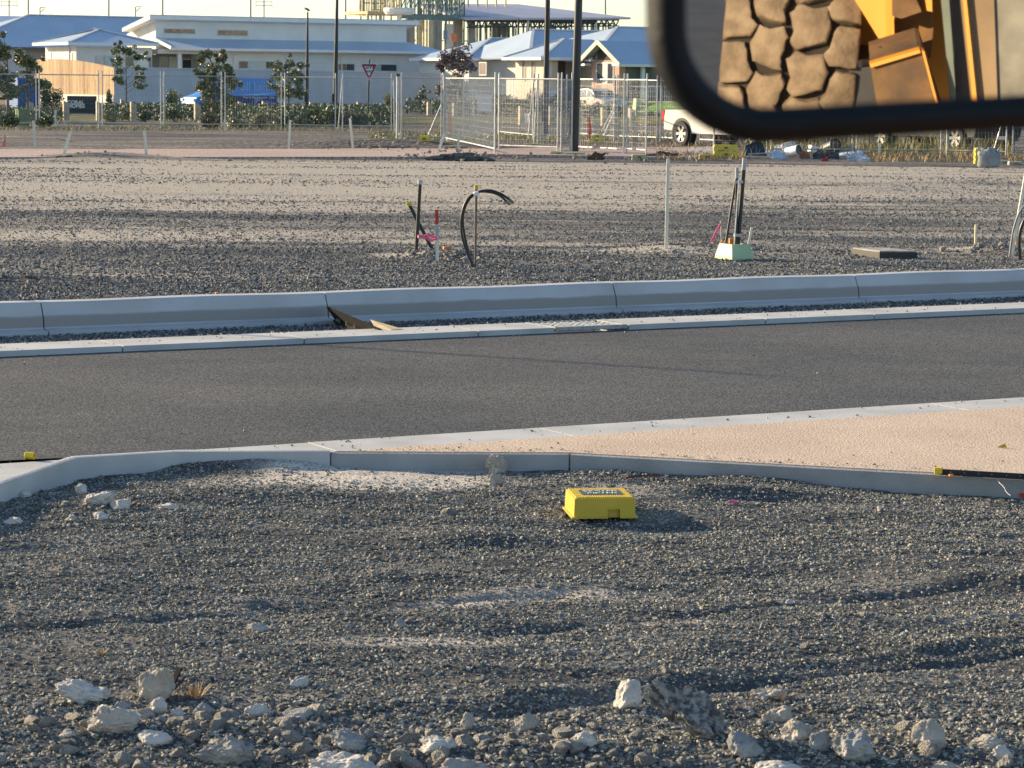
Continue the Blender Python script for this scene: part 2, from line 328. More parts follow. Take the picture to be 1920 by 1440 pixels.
edge_wall('kerb_return',[(-3.6,9.5),(-2.95,12.2),(-2.66,13.7),(-2.445,14.58)],.05,-.4,.012,m_conc)
edge_wall('kerb_return',[(-2.435,14.605),(-1.88,14.90),(-1.03,14.98)],.05,-.4,.012,m_conc)

# far lot, from the far kerb to the temporary fence
xs=np.arange(-12,22,.10); t=np.arange(0,1.0001,1/420.)
def warpf(X,Y):  # Y parameter 0..1 -> from kerb line back to y=74, denser near
    y0=RO.y+(8.10+(X-RO.x)*math.sin(TH))/math.cos(TH)
    return X,y0+(64.5-y0)*Y**1.6
o=grid_mesh('lot_ground',xs,t,z_far,m_far,warp=warpf); struct(o)
xs=np.concatenate([np.arange(-70,-11.9,1.5),[]]); o=grid_mesh('lot_ground_side',xs,t[::8],lambda x,y:np.full_like(x,ZF-.01),m_far,warp=warpf); struct(o)
xs=np.arange(21.9,70,1.5); o=grid_mesh('lot_ground_side',xs,t[::8],lambda x,y:np.full_like(x,ZF-.01),m_far,warp=warpf,keep=lambda x,y:y<64.5); struct(o)
# pink footpath across the lot
def quad(name,pts,z0,z1,m): b=MB(); b.prism([tuple(p)[:2] for p in pts],z0,z1); return struct(b.build(name,m))
xs=np.arange(-80,90,.5); ys=np.arange(64.4,119,.5)
def z_back(x,y): return ZF-.02+.05*fbm(x*.3,y*.5,3)+bumpg(x,y,*G(700,277,ZF)[:2],4,1.6,.28)+bumpg(x,y,*G(110,282,ZF)[:2],6,1.0,.08)
struct(grid_mesh('lot_ground_back',xs,ys,z_back,m_back))
m_path=ground_mat('pink_path',(.40,.30,.26),(.50,.38,.32),.3,(1,1,1),(.3,.7),fine=20,bump=.003)
quad('footpath',[G(-900,299,ZF),G(800,297,ZF),G(860,291,ZF),G(1290,298,ZF),G(1290,279,ZF),G(870,277.5,ZF),G(760,280,ZF),G(600,282,ZF),G(-900,282.5,ZF)],.1,ZF+.045,m_path)
m_cpath=mat('path_concrete',(.42,.40,.38),.9,.1,1)
quad('crossing_slab',[G(1290,298,ZF),G(1345,291,ZF),G(1345,277,ZF),G(1290,279,ZF)],.1,ZF+.045,m_cpath)
# ================= loose stones (nobody could count them) =================
def stone_nodes(name, m, seeds=5, rough=.55, flat=.7, sub=1):
    ng=bpy.data.node_groups.new(name,'GeometryNodeTree')
    ng.interface.new_socket('Geometry',in_out='INPUT',socket_type='NodeSocketGeometry'); ng.interface.new_socket('Geometry',in_out='OUTPUT',socket_type='NodeSocketGeometry')
    n=ng.nodes; L=ng.links; gi=n.new('NodeGroupInput'); go=n.new('NodeGroupOutput')
    g2i=n.new('GeometryNodeGeometryToInstance')
    for k in range(seeds):
        ico=n.new('GeometryNodeMeshIcoSphere'); ico.inputs['Radius'].default_value=1; ico.inputs['Subdivisions'].default_value=sub+1
        sp=n.new('GeometryNodeSetPosition'); tx=n.new('ShaderNodeTexNoise'); tx.noise_dimensions='4D'; tx.inputs['Scale'].default_value=.75; tx.inputs['W'].default_value=k*7.3; tx.inputs['Detail'].default_value=1.0
        sb=n.new('ShaderNodeVectorMath'); sb.operation='SUBTRACT'; sb.inputs[1].default_value=(.5,.5,.5); sc=n.new('ShaderNodeVectorMath'); sc.operation='SCALE'; sc.inputs['Scale'].default_value=rough*4
        L.new(tx.outputs['Color'],sb.inputs[0]); L.new(sb.outputs[0],sc.inputs[0]); L.new(sc.outputs[0],sp.inputs['Offset']); L.new(ico.outputs[0],sp.inputs[0])
        tr=n.new('GeometryNodeTransform'); tr.inputs['Scale'].default_value=(1,.78+.1*(k%3),flat-.08*(k%2)); L.new(sp.outputs[0],tr.inputs[0])
        L.new(tr.outputs[0],g2i.inputs[0])
        # each prototype becomes its own instance
        if k==0: gi_list=n.new('GeometryNodeJoinGeometry')
        one=n.new('GeometryNodeGeometryToInstance'); ss=n.new('GeometryNodeSetMaterial'); ss.inputs['Material'].default_value=m
        L.new(tr.outputs[0],ss.inputs[0]); sh=n.new('GeometryNodeSetShadeSmooth'); sh.inputs['Shade Smooth'].default_value=False; L.new(ss.outputs[0],sh.inputs[0]); L.new(sh.outputs[0],one.inputs[0]); L.new(one.outputs[0],gi_list.inputs[0])
    n.remove(g2i)
    ip=n.new('GeometryNodeInstanceOnPoints'); ip.inputs['Pick Instance'].default_value=True
    ar=n.new('GeometryNodeInputNamedAttribute'); ar.data_type='FLOAT_VECTOR'; ar.inputs[0].default_value='rot'
    asz=n.new('GeometryNodeInputNamedAttribute'); asz.data_type='FLOAT_VECTOR'; asz.inputs[0].default_value='siz'
    ai=n.new('GeometryNodeInputNamedAttribute'); ai.data_type='INT'; ai.inputs[0].default_value='pick'
    e2r=n.new('FunctionNodeEulerToRotation')
    L.new(gi.outputs[0],ip.inputs['Points']); L.new(gi_list.outputs[0],ip.inputs['Instance']); L.new(ai.outputs[0],ip.inputs['Instance Index'])
    L.new(ar.outputs[0],e2r.inputs[0]); L.new(e2r.outputs[0],ip.inputs['Rotation']); L.new(asz.outputs[0],ip.inputs['Scale']); L.new(ip.outputs[0],go.inputs[0])
    return ng
def scatter(name, pts, siz, m, ng, upright=.6):
    n=len(pts); me=bpy.data.meshes.new(name); me.vertices.add(n); me.vertices.foreach_set('co',np.asarray(pts,float).ravel()); me.update()
    rot=RNG.random((n,3))*np.array([upright,upright,6.283])
    a=me.attributes.new('rot','FLOAT_VECTOR','POINT'); a.data.foreach_set('vector',rot.ravel())
    a=me.attributes.new('siz','FLOAT_VECTOR','POINT'); a.data.foreach_set('vector',(siz[:,None]*(.8+.4*RNG.random((n,3)))).ravel())
    a=me.attributes.new('pick','INT','POINT'); a.data.foreach_set('value',RNG.integers(0,5,n).astype(np.int32))
    o=bpy.data.objects.new(name,me); COL.objects.link(o); me.materials.append(m)
    md=o.modifiers.new('stones','NODES'); md.node_group=ng; o['kind']='stuff'; return o
m_stone=mat('blue_metal_stone',(.43,.405,.335),.85,.3,1.2,spec=.25,randi=.6,col2=(.115,.12,.108),thr=(.42,.6))
m_far_stone=mat('dark_lot_stone',(.30,.29,.26),.8,.3,1.2,randi=.7,col2=(.07,.075,.08),thr=(.42,.62))
m_chip=mat('pale_rubble_stone',(.74,.68,.58),.9,.25,2.0,col2=(.50,.47,.42),randi=.22,bump=.1,bscale=6)
ngs=stone_nodes('stones',m_stone,rough=.75,flat=.62,sub=0); ngf=stone_nodes('lot_stones',m_far_stone,rough=.75,flat=.62,sub=0); ngr=stone_nodes('rubble',m_chip,rough=.5,flat=.7,sub=1)
def inframe(x,y,mx=1.2): return np.abs(x)<y*.205+mx
def density_mask(x,y,patches,seed=0):
    k=np.ones_like(x)
    for (p,sx,sy,h) in patches: k*=1-np.clip(h*2.2,0,.95)*np.exp(-((((x-p.x)/sx)**2+((y-p.y)/sy)**2)**1.6)*.9)
    return k
# near gravel
N=360000
x=RNG.uniform(-4.8,6.0,N); y=7.0+8.2*RNG.random(N)**.9
k=inframe(x,y,1.3)&(y<edge_y(x)-.06)&(RNG.random(N)<density_mask(x,y,PN)*np.clip(.93+1.0*fbm(x*1.1,y*2.4,3),.3,1)); x=x[k];y=y[k]
s=.0042+.0068*RNG.random(len(x))**2.5; s*=1+.25*(y<9.3)
z=z_near(x,y)+s*.25
scatter('gravel_stones',np.stack([x,y,z],1),s,m_stone,ngs)
# rubble among it: thick in the foreground, thin elsewhere
N=34000
x=RNG.uniform(-3.5,4.2,N); y=7.2+6.5*RNG.random(N)
dens=np.clip((9.3-y)*1.0,0,.95)*np.clip(.35+1.8*fbm(x*1.3+9,y*1.3,2),.06,1)+.03
pl=G(200,945,-.1); dens+=.8*np.exp(-(((x-pl.x)/.35)**2+((y-pl.y)/.25)**2))
pl2=G(380,1370,-.1); dens+=.7*np.exp(-(((x-pl2.x)/.55)**2+((y-pl2.y)/.3)**2))
k=inframe(x,y,.6)&(y<edge_y(x)-.15)&(RNG.random(N)<dens); x=x[k];y=y[k]
s=.006+.014*RNG.random(len(x))**2.6
big=RNG.random(len(x))<np.where(y<9.1,.20,.004); s=np.where(big,.013+.026*RNG.random(len(x))**1.5,s)
scatter('rubble_chips',np.stack([x,y,z_near(x,y)+s*.3],1),s,m_chip,ngr)
# trench + far lot gravel, thinning out with distance
N=330000
y=21.5+34*RNG.random(N)**1.25; x=(RNG.random(N)*2-1)*(y*.205+1.0)
v=V_of(x,y); k=((v>8.14)|((v>6.27)&(v<7.72)))
d2=density_mask(x,y,PF)*np.clip(.75-(y-30)/28,.16,1)*np.clip(.80+.8*fbm(x*.35,y*.9,3),.2,1)
d2=np.where(v<7.8,1,d2)
k&=RNG.random(N)<d2; x=x[k];y=y[k];v=v[k]
s=.007+.012*RNG.random(len(x))**2
z=np.where(v<7.8,Z_TR+.004+.012*RNG.random(len(x)),z_far(x,y)+s*.2)
scatter('lot_gravel_stones',np.stack([x,y,z],1),s,m_far_stone,ngf,upright=1.2)
# crumbs against the far kerb and piles at the pipe groups
pts=[];sz=[]
for (px,py,r,n,s0) in [(800,480,.16,60,.03),(835,485,.2,60,.03),(868,500,.12,40,.02),(1330,468,.3,50,.03),(1180,470,.3,30,.02),(1860,472,.3,70,.035),(1640,478,.3,30,.02),(20,520,.8,120,.03),
                       (855,297,1.0,160,.05),(735,282,1.6,150,.05),(200,297,1.4,90,.035),(1180,296,1.8,120,.04)]:
    c=G(px,py,ZF)
    for i in range(n):
        a=random.gauss(0,r); b_=random.gauss(0,r*1.3); xx=c.x+a; yy=c.y+b_
        if V_of(xx,yy)<8.2: continue
        s_=s0*(.3+random.random()**2); pts.append((xx,yy,float(z_far(np.array([xx]),np.array([yy]))[0]) + s_*.4)); sz.append(s_)
scatter('spoil_lumps',pts,np.array(sz),m_chip,ngr)

N=120000
y=36+28*RNG.random(N); x=(RNG.random(N)*2-1)*(y*.205+1.0)
k=RNG.random(N)<density_mask(x,y,PF)*np.clip(.14+1.2*fbm(x*.2,y*.9,3),.0,1); x=x[k];y=y[k]; s=.012+.014*RNG.random(len(x))**2
scatter('lot_gravel_stones_back',np.stack([x,y,z_far(x,y)+s*.1],1),s,m_far_stone,ngf,upright=1.2)

# stray stones spilled on concrete, slab and road edges
P=[];Z=[]
for i in range(900):
    u=random.uniform(-9,10); r_=random.random()
    if r_<.30: v=random.uniform(5.72,6.2); z=0.0
    elif r_<.55: v=random.uniform(-.4,-.02); z=0.0
    elif r_<.85: v=abs(random.gauss(0,.25))+.02 if random.random()<.5 else 5.67-abs(random.gauss(0,.2)); z=Z_ROAD
    else: v=random.uniform(.1,5.6); z=Z_ROAD
    q=uv(u,v,z)
    if q.y<edge_y(q.x)+.03 and z==0: continue
    s_=.004+.006*random.random()**2; P.append((q.x,q.y,z+s_*.5)); Z.append(s_)
for i in range(500):
    x_=random.uniform(-2.4,4.5); y_=float(edge_y(x_))+.02+abs(random.gauss(0,.07)) if random.random()<.75 else float(edge_y(x_))+random.uniform(.05,1.2)
    if V_of(x_,y_)>-.45: continue
    s_=.003+.005*random.random()**2; P.append((x_,y_,.004+s_*.5)); Z.append(s_)
scatter('spilled_stones',P,np.array(Z),m_stone,ngs)
# ================= things near the camera =================
yel=mat('yellow_plastic',(.60,.43,.035),.45,.06,8)
blk=mat('black_plastic',(.018,.018,.02),.38,.15,20)
blkm=mat('black_steel',(.02,.02,.022),.45,.2,15)
timb=mat('survey_timber',(.62,.52,.36),.8,.12,10,aniso=(1,1,.15))
timbw=mat('pale_timber',(.82,.77,.62),.8,.12,10,aniso=(1,1,.15))
redp=mat('red_paint',(.62,.04,.03),.6,.1,8); pinkt=mat('pink_tape',(.85,.12,.28),.5,.1,8); greyp=mat('grey_cap',(.55,.56,.52),.5,.1,8)
orng=mat('orange_plastic',(.85,.28,.05),.5,.1,6)
whitep=mat('white_plastic',(.78,.78,.76),.45,.06,6)
greyt=mat('grey_tape',(.42,.43,.42),.5,.1,8)
def zn(x,y): return float(z_near(np.array([x]),np.array([y]))[0])
def zfr(x,y): return float(z_far(np.array([x]),np.array([y]))[0])
# --- water meter box cover ---
p=G(1134,968,-.085); w,d,h=.315,.33,.102
t=empty('meter_box',(p.x,p.y+.0,-.095),'bright yellow plastic meter box cover sitting on the foreground gravel','meter box',rz=R(7))
def taper(mb,h,a=.025):
    for v in mb.v:
        k=1-a*max(0,v.z)/h; v.x*=k; 
        v.y=(v.y-d/2)*k+d/2
b=MB(); nx0,nx1,nh=.015,.078,.045
poly=[(-w/2,0),(nx0,0),(nx0,nh),(nx1,nh),(nx1,0),(w/2,0),(w/2,h-.006),(w/2-.006,h),(-w/2+.006,h),(-w/2,h-.006)]
b.add([(x,0,z) for x,z in poly]+[(x,.008,z) for x,z in poly],[tuple(range(10)),tuple(range(10,20))[::-1]]+[(i,i+10,(i+1)%10+10,(i+1)%10) for i in range(10)])
b.b2((-w/2,.0081,0),(-w/2+.008,d,h-.006)); b.b2((w/2-.008,.0081,0),(w/2,d,h-.006)); b.b2((-w/2+.008,d-.008,0),(w/2-.008,d,h-.006)); b.b2((-w/2+.0082,.0082,h-.014),(w/2-.0082,d-.0082,h-.006))
b.b2((nx0-.012,.022,0),(nx1+.012,.03,nh+.02))
b.b2((-w/2+.001,.0082,h-.0058),(w/2-.001,d-.001,h-.001))
b.b2((-w/2-.012,-.004,0),(-w/2-.0005,d+.006,.007)); b.b2((-w/2-.012,-.010,0),(nx0,-.0005,.007)); b.b2((nx1,-.010,0),(w/2+.012,-.0005,.007)); b.b2((w/2+.0005,-.004,0),(w/2+.012,d+.006,.007))
taper(b,h); b.build('cover',yel,t)
lid=MB()
lid.b2((-w/2*.92,.016,h-.0008),(w/2*.92,d-.018,h+.003))
for i in range(26):
    for j in range(24):
        lid.box((-w/2*.9+i*.0113,.022+j*.0126,h+.0038),(.006,.006,.002))
lid.build('lid',mat('yellow_lid',(.70,.52,.05),.6,.1,30),t)
pl=MB(); pl.b2((-.10,.085,h+.003),(.108,.245,h+.0062)); lp=pl.build('label_plate',blk,t)
for w_t,y_t in (('WATER',.198),('METER',.130)): tb=MB(); vs,fs=text_mb(w_t,.052,.002); tb.add(vs,fs,Matrix.Translation((.006,y_t,h+.0078))); tb.build('lettering',mat('letter_white',(.55,.55,.52),.7),t)

# --- black star picket with yellow cap on the slab ---
A=G(1764,884,.02); B_=G(1990,897,.02); dv=(B_-A); L_=dv.length; az=math.atan2(dv.y,dv.x)
t=empty('steel_post',(A.x,A.y,.004),'black steel post with a yellow end cap lying on the pink slab','post',rz=az)
b=MB(); b.b2((.0,-.004,.0),(2.1,.004,.030)); b.b2((0,.0042,.0),(2.1,.022,.006)); b.b2((0,-.022,.0),(2.1,-.0042,.006)); b.build('post',blkm,t)
for i in range(14): b=MB(); b.lathe([(0,0),(.0022,0),(.0022,.002)],8,Matrix.Translation((.055+i*.075*(1 if i%3 else .98),-.0045,.016))@Matrix.Rotation(R(90),4,'X')); b.build('hole',whitep,t)
b=MB(); b.box((-.012,0,.019),(.042,.036,.038)); cp=b.build('cap',mat('cap_yellow',(.90,.62,.03),.5,.05,8),t); bv=cp.modifiers.new('b','BEVEL'); bv.width=.004; bv.segments=2
P=G(1797,889,.004)
b=MB(); b.box((0,0,.008),(.10,.022,.014),rz=R(-3)); solo(b,'peg','x' and redp,(P.x,P.y,.004),'short red painted peg lying in front of the steel post on the slab','peg')
P=G(1783,893,.004); b=MB(); b.box((0,0,.006),(.022,.014,.010),rz=.4); solo(b,'tape_scrap',orng,(P.x,P.y,.004),'small orange scrap beside the red peg on the slab','scrap')
P=G(1881,840,.004); b=MB(); b.add([(-.03,0,0),(.02,-.008,.002),(.012,.01,.024),(.004,.02,.004),(-.03,.004,.006)],[(0,1,2),(0,2,4),(1,3,2),(2,3,4),(0,4,3,1)]); solo(b,'leaf',yel,(P.x,P.y,.005),'tiny yellow leaf-like scrap lying on the pink slab','scrap')
A=G(1864,891,.01); B2=G(1893,929,-.06); b=MB(); n=[A.lerp(B2,i/8)+Vector((.004*math.sin(i*1.7),-.004*(i>2),.0)) for i in range(9)]; b.tube([q-A for q in n],.0016,5); solo(b,'string',whitep,A,'white string hanging over the slab edge beside the steel post','string')
P=G(1917,932,-.1); b=MB(); b.box((0,0,.01),(.03,.02,.02),.5); solo(b,'tape_scrap',redp,(P.x,P.y,-.1),'red scrap on the gravel under the slab edge at far right','scrap')
P=G(1376,937,-.07); b=MB(); b.add([(-.03,0,0),(.03,.0,.004),(.015,.03,.012),(-.02,.02,.016)],[(0,1,2,3),(3,2,1,0)]); solo(b,'tape_scrap',pinkt,(P.x,P.y,zn(P.x,P.y)+.008),'small pink tape scrap on the gravel right of the yellow meter box','scrap')
# dark red stick behind the box
A=G(1172,908,-.09); B2=G(1238,903,-.09); b=MB(); b.tube([(0,0,0),((B2-A)*.5)+Vector((0,0,.006)),B2-A],.006,6); A.z=zn(A.x,A.y)+.012; solo(b,'stick',mat('red_stick',(.16,.05,.04),.8,.2,10),A,'thin dark red stick lying on the gravel behind the yellow box','stick')
# yellow cap at left, lying on its side
P=G(56,862,.0); b=MB(); b.lathe([(0,0),(.019,0),(.021,.002),(.021,.05),(.019,.052),(.014,.052),(.013,.01),(0,.01)],20,Matrix.Translation((-.026,0,.0215))@Matrix.Rotation(R(90),4,'Y'))
solo(b,'pipe_cap',mat('cap_yellow',(.90,.62,.03),.5,.05,8),(P.x,P.y,.0),'round yellow plastic cap lying on the concrete kerb at far left','cap',rz=R(-12),smooth=False)
# form board in the trench, shade and sunlight put into its two colours
K=uv(U_of(*G(591,600,-.1)[:2])+.02,7.72,-.10); E=uv(U_of(*G(700,614,0)[:2])+.0,6.05,-.1)
d2=E-K; t=empty('form_board',(K.x,K.y,0),'shade-darkened plank on edge across the drain trench with one sunlit tapered end','board',rz=math.atan2(d2.y,d2.x)); Lb=math.hypot(d2.x,d2.y)
wd=mat('shaded_ply',(.035,.032,.028),.95,.15,8,spec=.05); 
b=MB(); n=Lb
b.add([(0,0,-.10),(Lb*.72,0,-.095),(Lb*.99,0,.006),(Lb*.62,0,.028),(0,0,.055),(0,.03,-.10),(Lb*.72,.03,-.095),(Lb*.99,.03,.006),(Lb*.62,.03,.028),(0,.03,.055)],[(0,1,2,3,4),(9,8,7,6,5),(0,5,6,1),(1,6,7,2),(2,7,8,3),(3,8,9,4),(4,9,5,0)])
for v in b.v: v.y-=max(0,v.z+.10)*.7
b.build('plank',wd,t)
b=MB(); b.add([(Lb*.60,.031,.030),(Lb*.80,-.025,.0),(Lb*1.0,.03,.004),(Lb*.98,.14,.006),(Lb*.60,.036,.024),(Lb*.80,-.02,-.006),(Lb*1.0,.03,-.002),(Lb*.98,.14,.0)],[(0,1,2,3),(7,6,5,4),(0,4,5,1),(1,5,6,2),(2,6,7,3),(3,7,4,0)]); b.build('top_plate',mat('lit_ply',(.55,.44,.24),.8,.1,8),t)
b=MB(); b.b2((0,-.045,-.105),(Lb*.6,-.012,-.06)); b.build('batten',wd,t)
for q in (.12,.17,.33,.5): b=MB(); b.b2((Lb*q,-.07,-.06),(Lb*q+.008,-.05,-.03)); b.build('spacer',mat('dark_spacer',(.2,.2,.19),.7),t)

# --- mid lot pipe groups ---
def G2(px,py,z=ZF): p=G(px,py,z); p.z=zfr(p.x,p.y)-.03; return p
def stake(pxb,pyb,pxt,pyt,w,m,label,name='stake',cat='stake',group=None,zb=ZF,paint=None,ribbon=None,sink=.05,dx=0,zr=0):
    b0=G(pxb,pyb,zb); tp=at(pxt,pyt,b0.y)-b0; zz=b0.z-sink; dirn=tp.normalized()
    base=b0-dirn*sink
    if paint is None and ribbon is None:
        b=MB(); b.tube([(0,0,0),tp+dirn*sink],w*.62,4); return solo(b,name,m,base,label,cat,group)
    t=empty(name,base,label,cat,group); L=(tp+dirn*sink)
    cuts=[0]+([c for c,_ in paint] if paint else [])+[1]; ms=[m]+([q for _,q in paint] if paint else [])
    for a,c,q in zip(cuts[:-1],cuts[1:],ms):
        b=MB(); b.bar(L*a,L*c,w,w*.7); b.build('shaft' if q is m else 'painted_top',q,t)
    if ribbon:
        for r in ribbon: b=MB(); b.tube([L*r[0]+Vector(q)*1.0 for q in r[1]],[.012]*len(r[1]),5); b.build('ribbon',pinkt,t)
    return t
def capped(pxb,pyb,pxt,pyt,r,m,capm,label,name='conduit',cat='pipe',sink=.06,capw=.03):
    b0=G(pxb,pyb,ZF); tp=at(pxt,pyt,b0.y)-b0; d=tp.normalized(); t=empty(name,b0-d*sink,label,cat)
    b=MB(); b.tube([(0,0,0),tp+d*(sink-.03)],r,12); b.build('shaft',m,t,smooth=False)
    b=MB(); e=tp+d*sink; b.tube([e-d*.05,e-d*.002,e],[r+.008,r+.008,r+.003],12); b.build('cap',capm,t); return t
capped(780,476,788,337,.021,blk,greyp,'tall black conduit with a pale grey cap standing in a spoil heap')
capped(810,466,765,379,.021,blk,yel,'black conduit with a yellow cap leaning left behind the tall one')
t=stake(820,488,819,393,.05,timbw,'timber survey peg with red and grey painted top tied with pink ribbon',paint=[(.52,greyt),(.74,redp)],sink=.05)
b=MB(); d0=at(820,447,t.location.y)-t.location; d1=at(784,443,t.location.y)-t.location
b.tube([d0+Vector((0,-.03,0)),d0.lerp(d1,.35)+Vector((0,-.03,-.03)),d0.lerp(d1,.7)+Vector((0,-.02,.01)),d1+Vector((0,-.05,.0))],[.012,.018,.012,.02],5)
b.tube([d0+Vector((0,-.03,.01)),d0.lerp(d1,.5)+Vector((0,-.03,.03)),d1+Vector((.02,-.04,-.01))],[.01,.012,.012],5); b.build('ribbon',pinkt,t)
b0=G(891,501,ZF); t=capped(891,499,893,347,.014,mat('rusty_rod',(.20,.15,.11),.7,.3,20),yel,'steel rod with a yellow cap that holds up two curved black hoses',name='steel_rod',cat='rod')
def hose(pxs,r,label,base=(891,500),ends=.0,name='hose',mm=None):
    b0=G(base[0],base[1],ZF); b0.z-=.03
    P=[at(x,y,b0.y+dy)-b0 for (x,y,dy) in pxs]
    # smooth through the points
    Q=[]
    for i in range(len(P)-1):
        p0=P[max(i-1,0)];p1=P[i];p2=P[i+1];p3=P[min(i+2,len(P)-1)]
        for k in range(8):
            s=k/8; Q.append(.5*((2*p1)+(p2-p0)*s+(2*p0-5*p1+4*p2-p3)*s*s+(3*p1-p0-3*p2+p3)*s**3))
    Q.append(P[-1]); t=empty(name,b0,label,'hose'); b=MB(); b.tube(Q,r,10); b.build('tube',mm or blk,t,smooth=True)
    b=MB(); e=Q[-1]; d=(Q[-1]-Q[-3]).normalized(); b.tube([e-d*.01,e+d*.05],[r*1.25,r*1.1],10); b.build('fitting',mat('brass_fitting',(.22,.17,.10),.5,.2,10,metal=.3),t); return t
hose([(889,505,0),(878,478,.02),(867,445,.03),(865,410,.03),(874,378,.03),(893,361,.02),(917,360,0),(936,366,0),(950,378,0)],.013,'outer curved black hose, its brass end drooping right below the other')
hose([(890,503,.05),(880,478,.06),(871,440,.06),(868,405,.06),(878,376,.06),(895,361,.05),(918,357,.05),(940,364,.05),(956,375,.05)],.013,'inner curved black hose tied to the steel rod, brass end farthest right')
b=MB(); q=at(892,363,b0.y-.02); b.tube([(-.02,0,-.015),(.0,0,.0),(.03,0,.015)],[.022,.026,.018],8); solo(b,'tape_knot',whitep,q,'white tape knot binding the two black hoses to the rod','tape')
b=MB(); q=G(822,478,ZF); b.box((0,0,0),(.06,.04,.03),.4); b.box((.04,.02,.01),(.05,.03,.02),-.3); solo(b,'tape_scrap',orng,(q.x+.08,q.y+.1,zfr(q.x+.08,q.y+.1)+.04),'orange scrap half buried in the spoil behind the survey peg','scrap')
stake(1249,470,1253,298,.042,timbw,'tall pale stake standing alone left of the green pit')
# green pit with conduit bundle
b0=G(1372.5,487,ZF); t=empty('service_pit',(b0.x,b0.y,ZF-.06),'pale green plastic service pit collar with black conduits rising from it','pit',rz=R(30))
grn=mat('pale_green_plastic',(.42,.55,.30),.5,.08,5); w1,d1_,hh=.30,.34,.225
b=MB(); i_=.05
o4=[(0,0),(w1,0),(w1,d1_),(0,d1_)]; t4=[(i_*.6,i_),(w1-i_*.6,i_),(w1-i_*.6,d1_-i_),(i_*.6,d1_-i_)]; h4=[(i_*.6+.02,i_+.02),(w1-i_*.6-.02,i_+.02),(w1-i_*.6-.02,d1_-i_-.02),(i_*.6+.02,d1_-i_-.02)]
vs=[(x,y,0) for x,y in o4]+[(x,y,.09) for x,y in [(a*.985+.003,c*.985+.003) for a,c in o4]]+[(x,y,hh) for x,y in t4]+[(x,y,hh) for x,y in h4]+[(x,y,.03) for x,y in h4]
fs=[(3,2,1,0)]+[(k*4+i,k*4+(i+1)%4,(k+1)*4+(i+1)%4,(k+1)*4+i) for k in range(4) for i in range(4)]
b.add(vs,fs); b.build('collar',grn,t)
yb=b0.y+.2
def cond(x0,y0,x1,y1,r,label,dy=0,grey=.12):
    B0=at(x0,y0,yb+dy); B0.z-=0; T1=at(x1,y1,yb+dy)-B0; t=empty('conduit',B0,label,'pipe'); d=T1.normalized(); L=T1.length
    b=MB(); b.tube([(0,0,0),d*(L-grey)],r,12); b.build('shaft',blk,t)
    b=MB(); b.tube([d*(L-grey),d*L],r*1.02,12); b.build('bare_end',greyt,t); return t
cond(1380,470,1382,314,.020,'upright black conduit with a grey end in the green pit')
cond(1383,470,1396,297,.024,'tallest conduit in the green pit, grey end leaning right',dy=.02,grey=.13)
c=cond(1360,462,1380,335,.014,'thin black conduit leaning against the back of the bundle',dy=.2,grey=.01)
b=MB(); q=at(1376,470,yb-.03); e=at(1386,330,yb-.03)-q; b.tube([(0,0,0),e],.006,6); solo(b,'draw_cord',whitep,q,'pale cord running up the face of the black conduit bundle','cord')
for y,l in ((341,'upper grey tape band around the black conduit bundle'),(441,'lower grey tape band around the black conduit bundle')):
    q=at(1386 if y<400 else 1383,y,yb+.01); b=MB(); b.lathe([(.042,-.018),(.046,-.014),(.046,.014),(.042,.018)],14,Matrix.Diagonal((1.0,.9,1,1))); solo(b,'tape_band',greyt,q,l,'tape')
stake(1354,466,1352,414,.03,timb,'short peg with a long pink ribbon left of the green pit',ribbon=[(.93,[(0,-.01,0),(-.05,-.02,-.08),(-.09,-.02,-.17),(-.12,-.03,-.21),(-.07,-.03,-.22)]),(.9,[(-.01,-.02,0),(-.06,-.02,-.1),(-.1,-.02,-.19)])])
stake(1403,462,1410,426,.032,timbw,'short pale peg leaning right beside the green pit')
b=MB(); q=at(1371,455,yb+.1); b.box((0,0,0),(.05,.03,.10),.3); b.tube([(-.05,0,-.02),(-.1,.01,.02),(-.14,0,-.04)],.008,5); solo(b,'tape_scrap',orng,q,'orange tape scrap behind the conduits of the green pit','scrap')
# black pit lid
b0=G(1649,482,ZF); t=empty('pit_lid',(b0.x,b0.y,ZF-.02),'low black pit with a pale dusty square lid','pit',rz=R(3))
b=MB(); o=[(0,0),(.44,.04),(.20,.62),(-.21,.60)]; 
b.prism(o,0,.075); b.build('frame',mat('black_pit',(.035,.034,.03),.6),t); b=MB(); c=(.108,.315); b.prism([(c[0]+(x-c[0])*.97,c[1]+(y-c[1])*.97) for x,y in o],.0752,.09); b.build('lid',mat('dusty_lid',(.34,.32,.29),.9,.25,8),t)
stake(1829,468,1830,421,.036,mat('cream_paint',(.75,.68,.40),.7),'short cream peg left of the right-hand spoil heap with pink tape at its foot',ribbon=[(.25,[(-.01,-.02,0),(-.05,-.05,-.01),(-.04,-.07,-.03),(.02,-.06,-.03)])])
stake(1897,478,1925,318,.04,timbw,'long pale stake leaning right at the right edge of the lot')
stake(1899,470,1906,424,.03,timb,'short timber peg behind the long leaning stake')
hose([(1893,482,0),(1897,452,0),(1902,425,0),(1912,398,0),(1926,384,0),(1945,392,0)],.014,'pale grey hose looping over at the right edge of the lot',base=(1893,480),mm=mat('grey_hose',(.30,.29,.27),.5))
hose([(1914,490,0),(1911,460,.0),(1914,430,0),(1926,405,0),(1942,400,0)],.02,'thick black hose looping up at the right edge of the lot',base=(1914,487))
b=MB(); q=at(1908,450,G(1905,470,ZF).y+.1); b.box((0,0,0),(.05,.03,.10),.2); solo(b,'tape_scrap',orng,q,'orange tape scrap behind the hoses at the right edge','scrap')
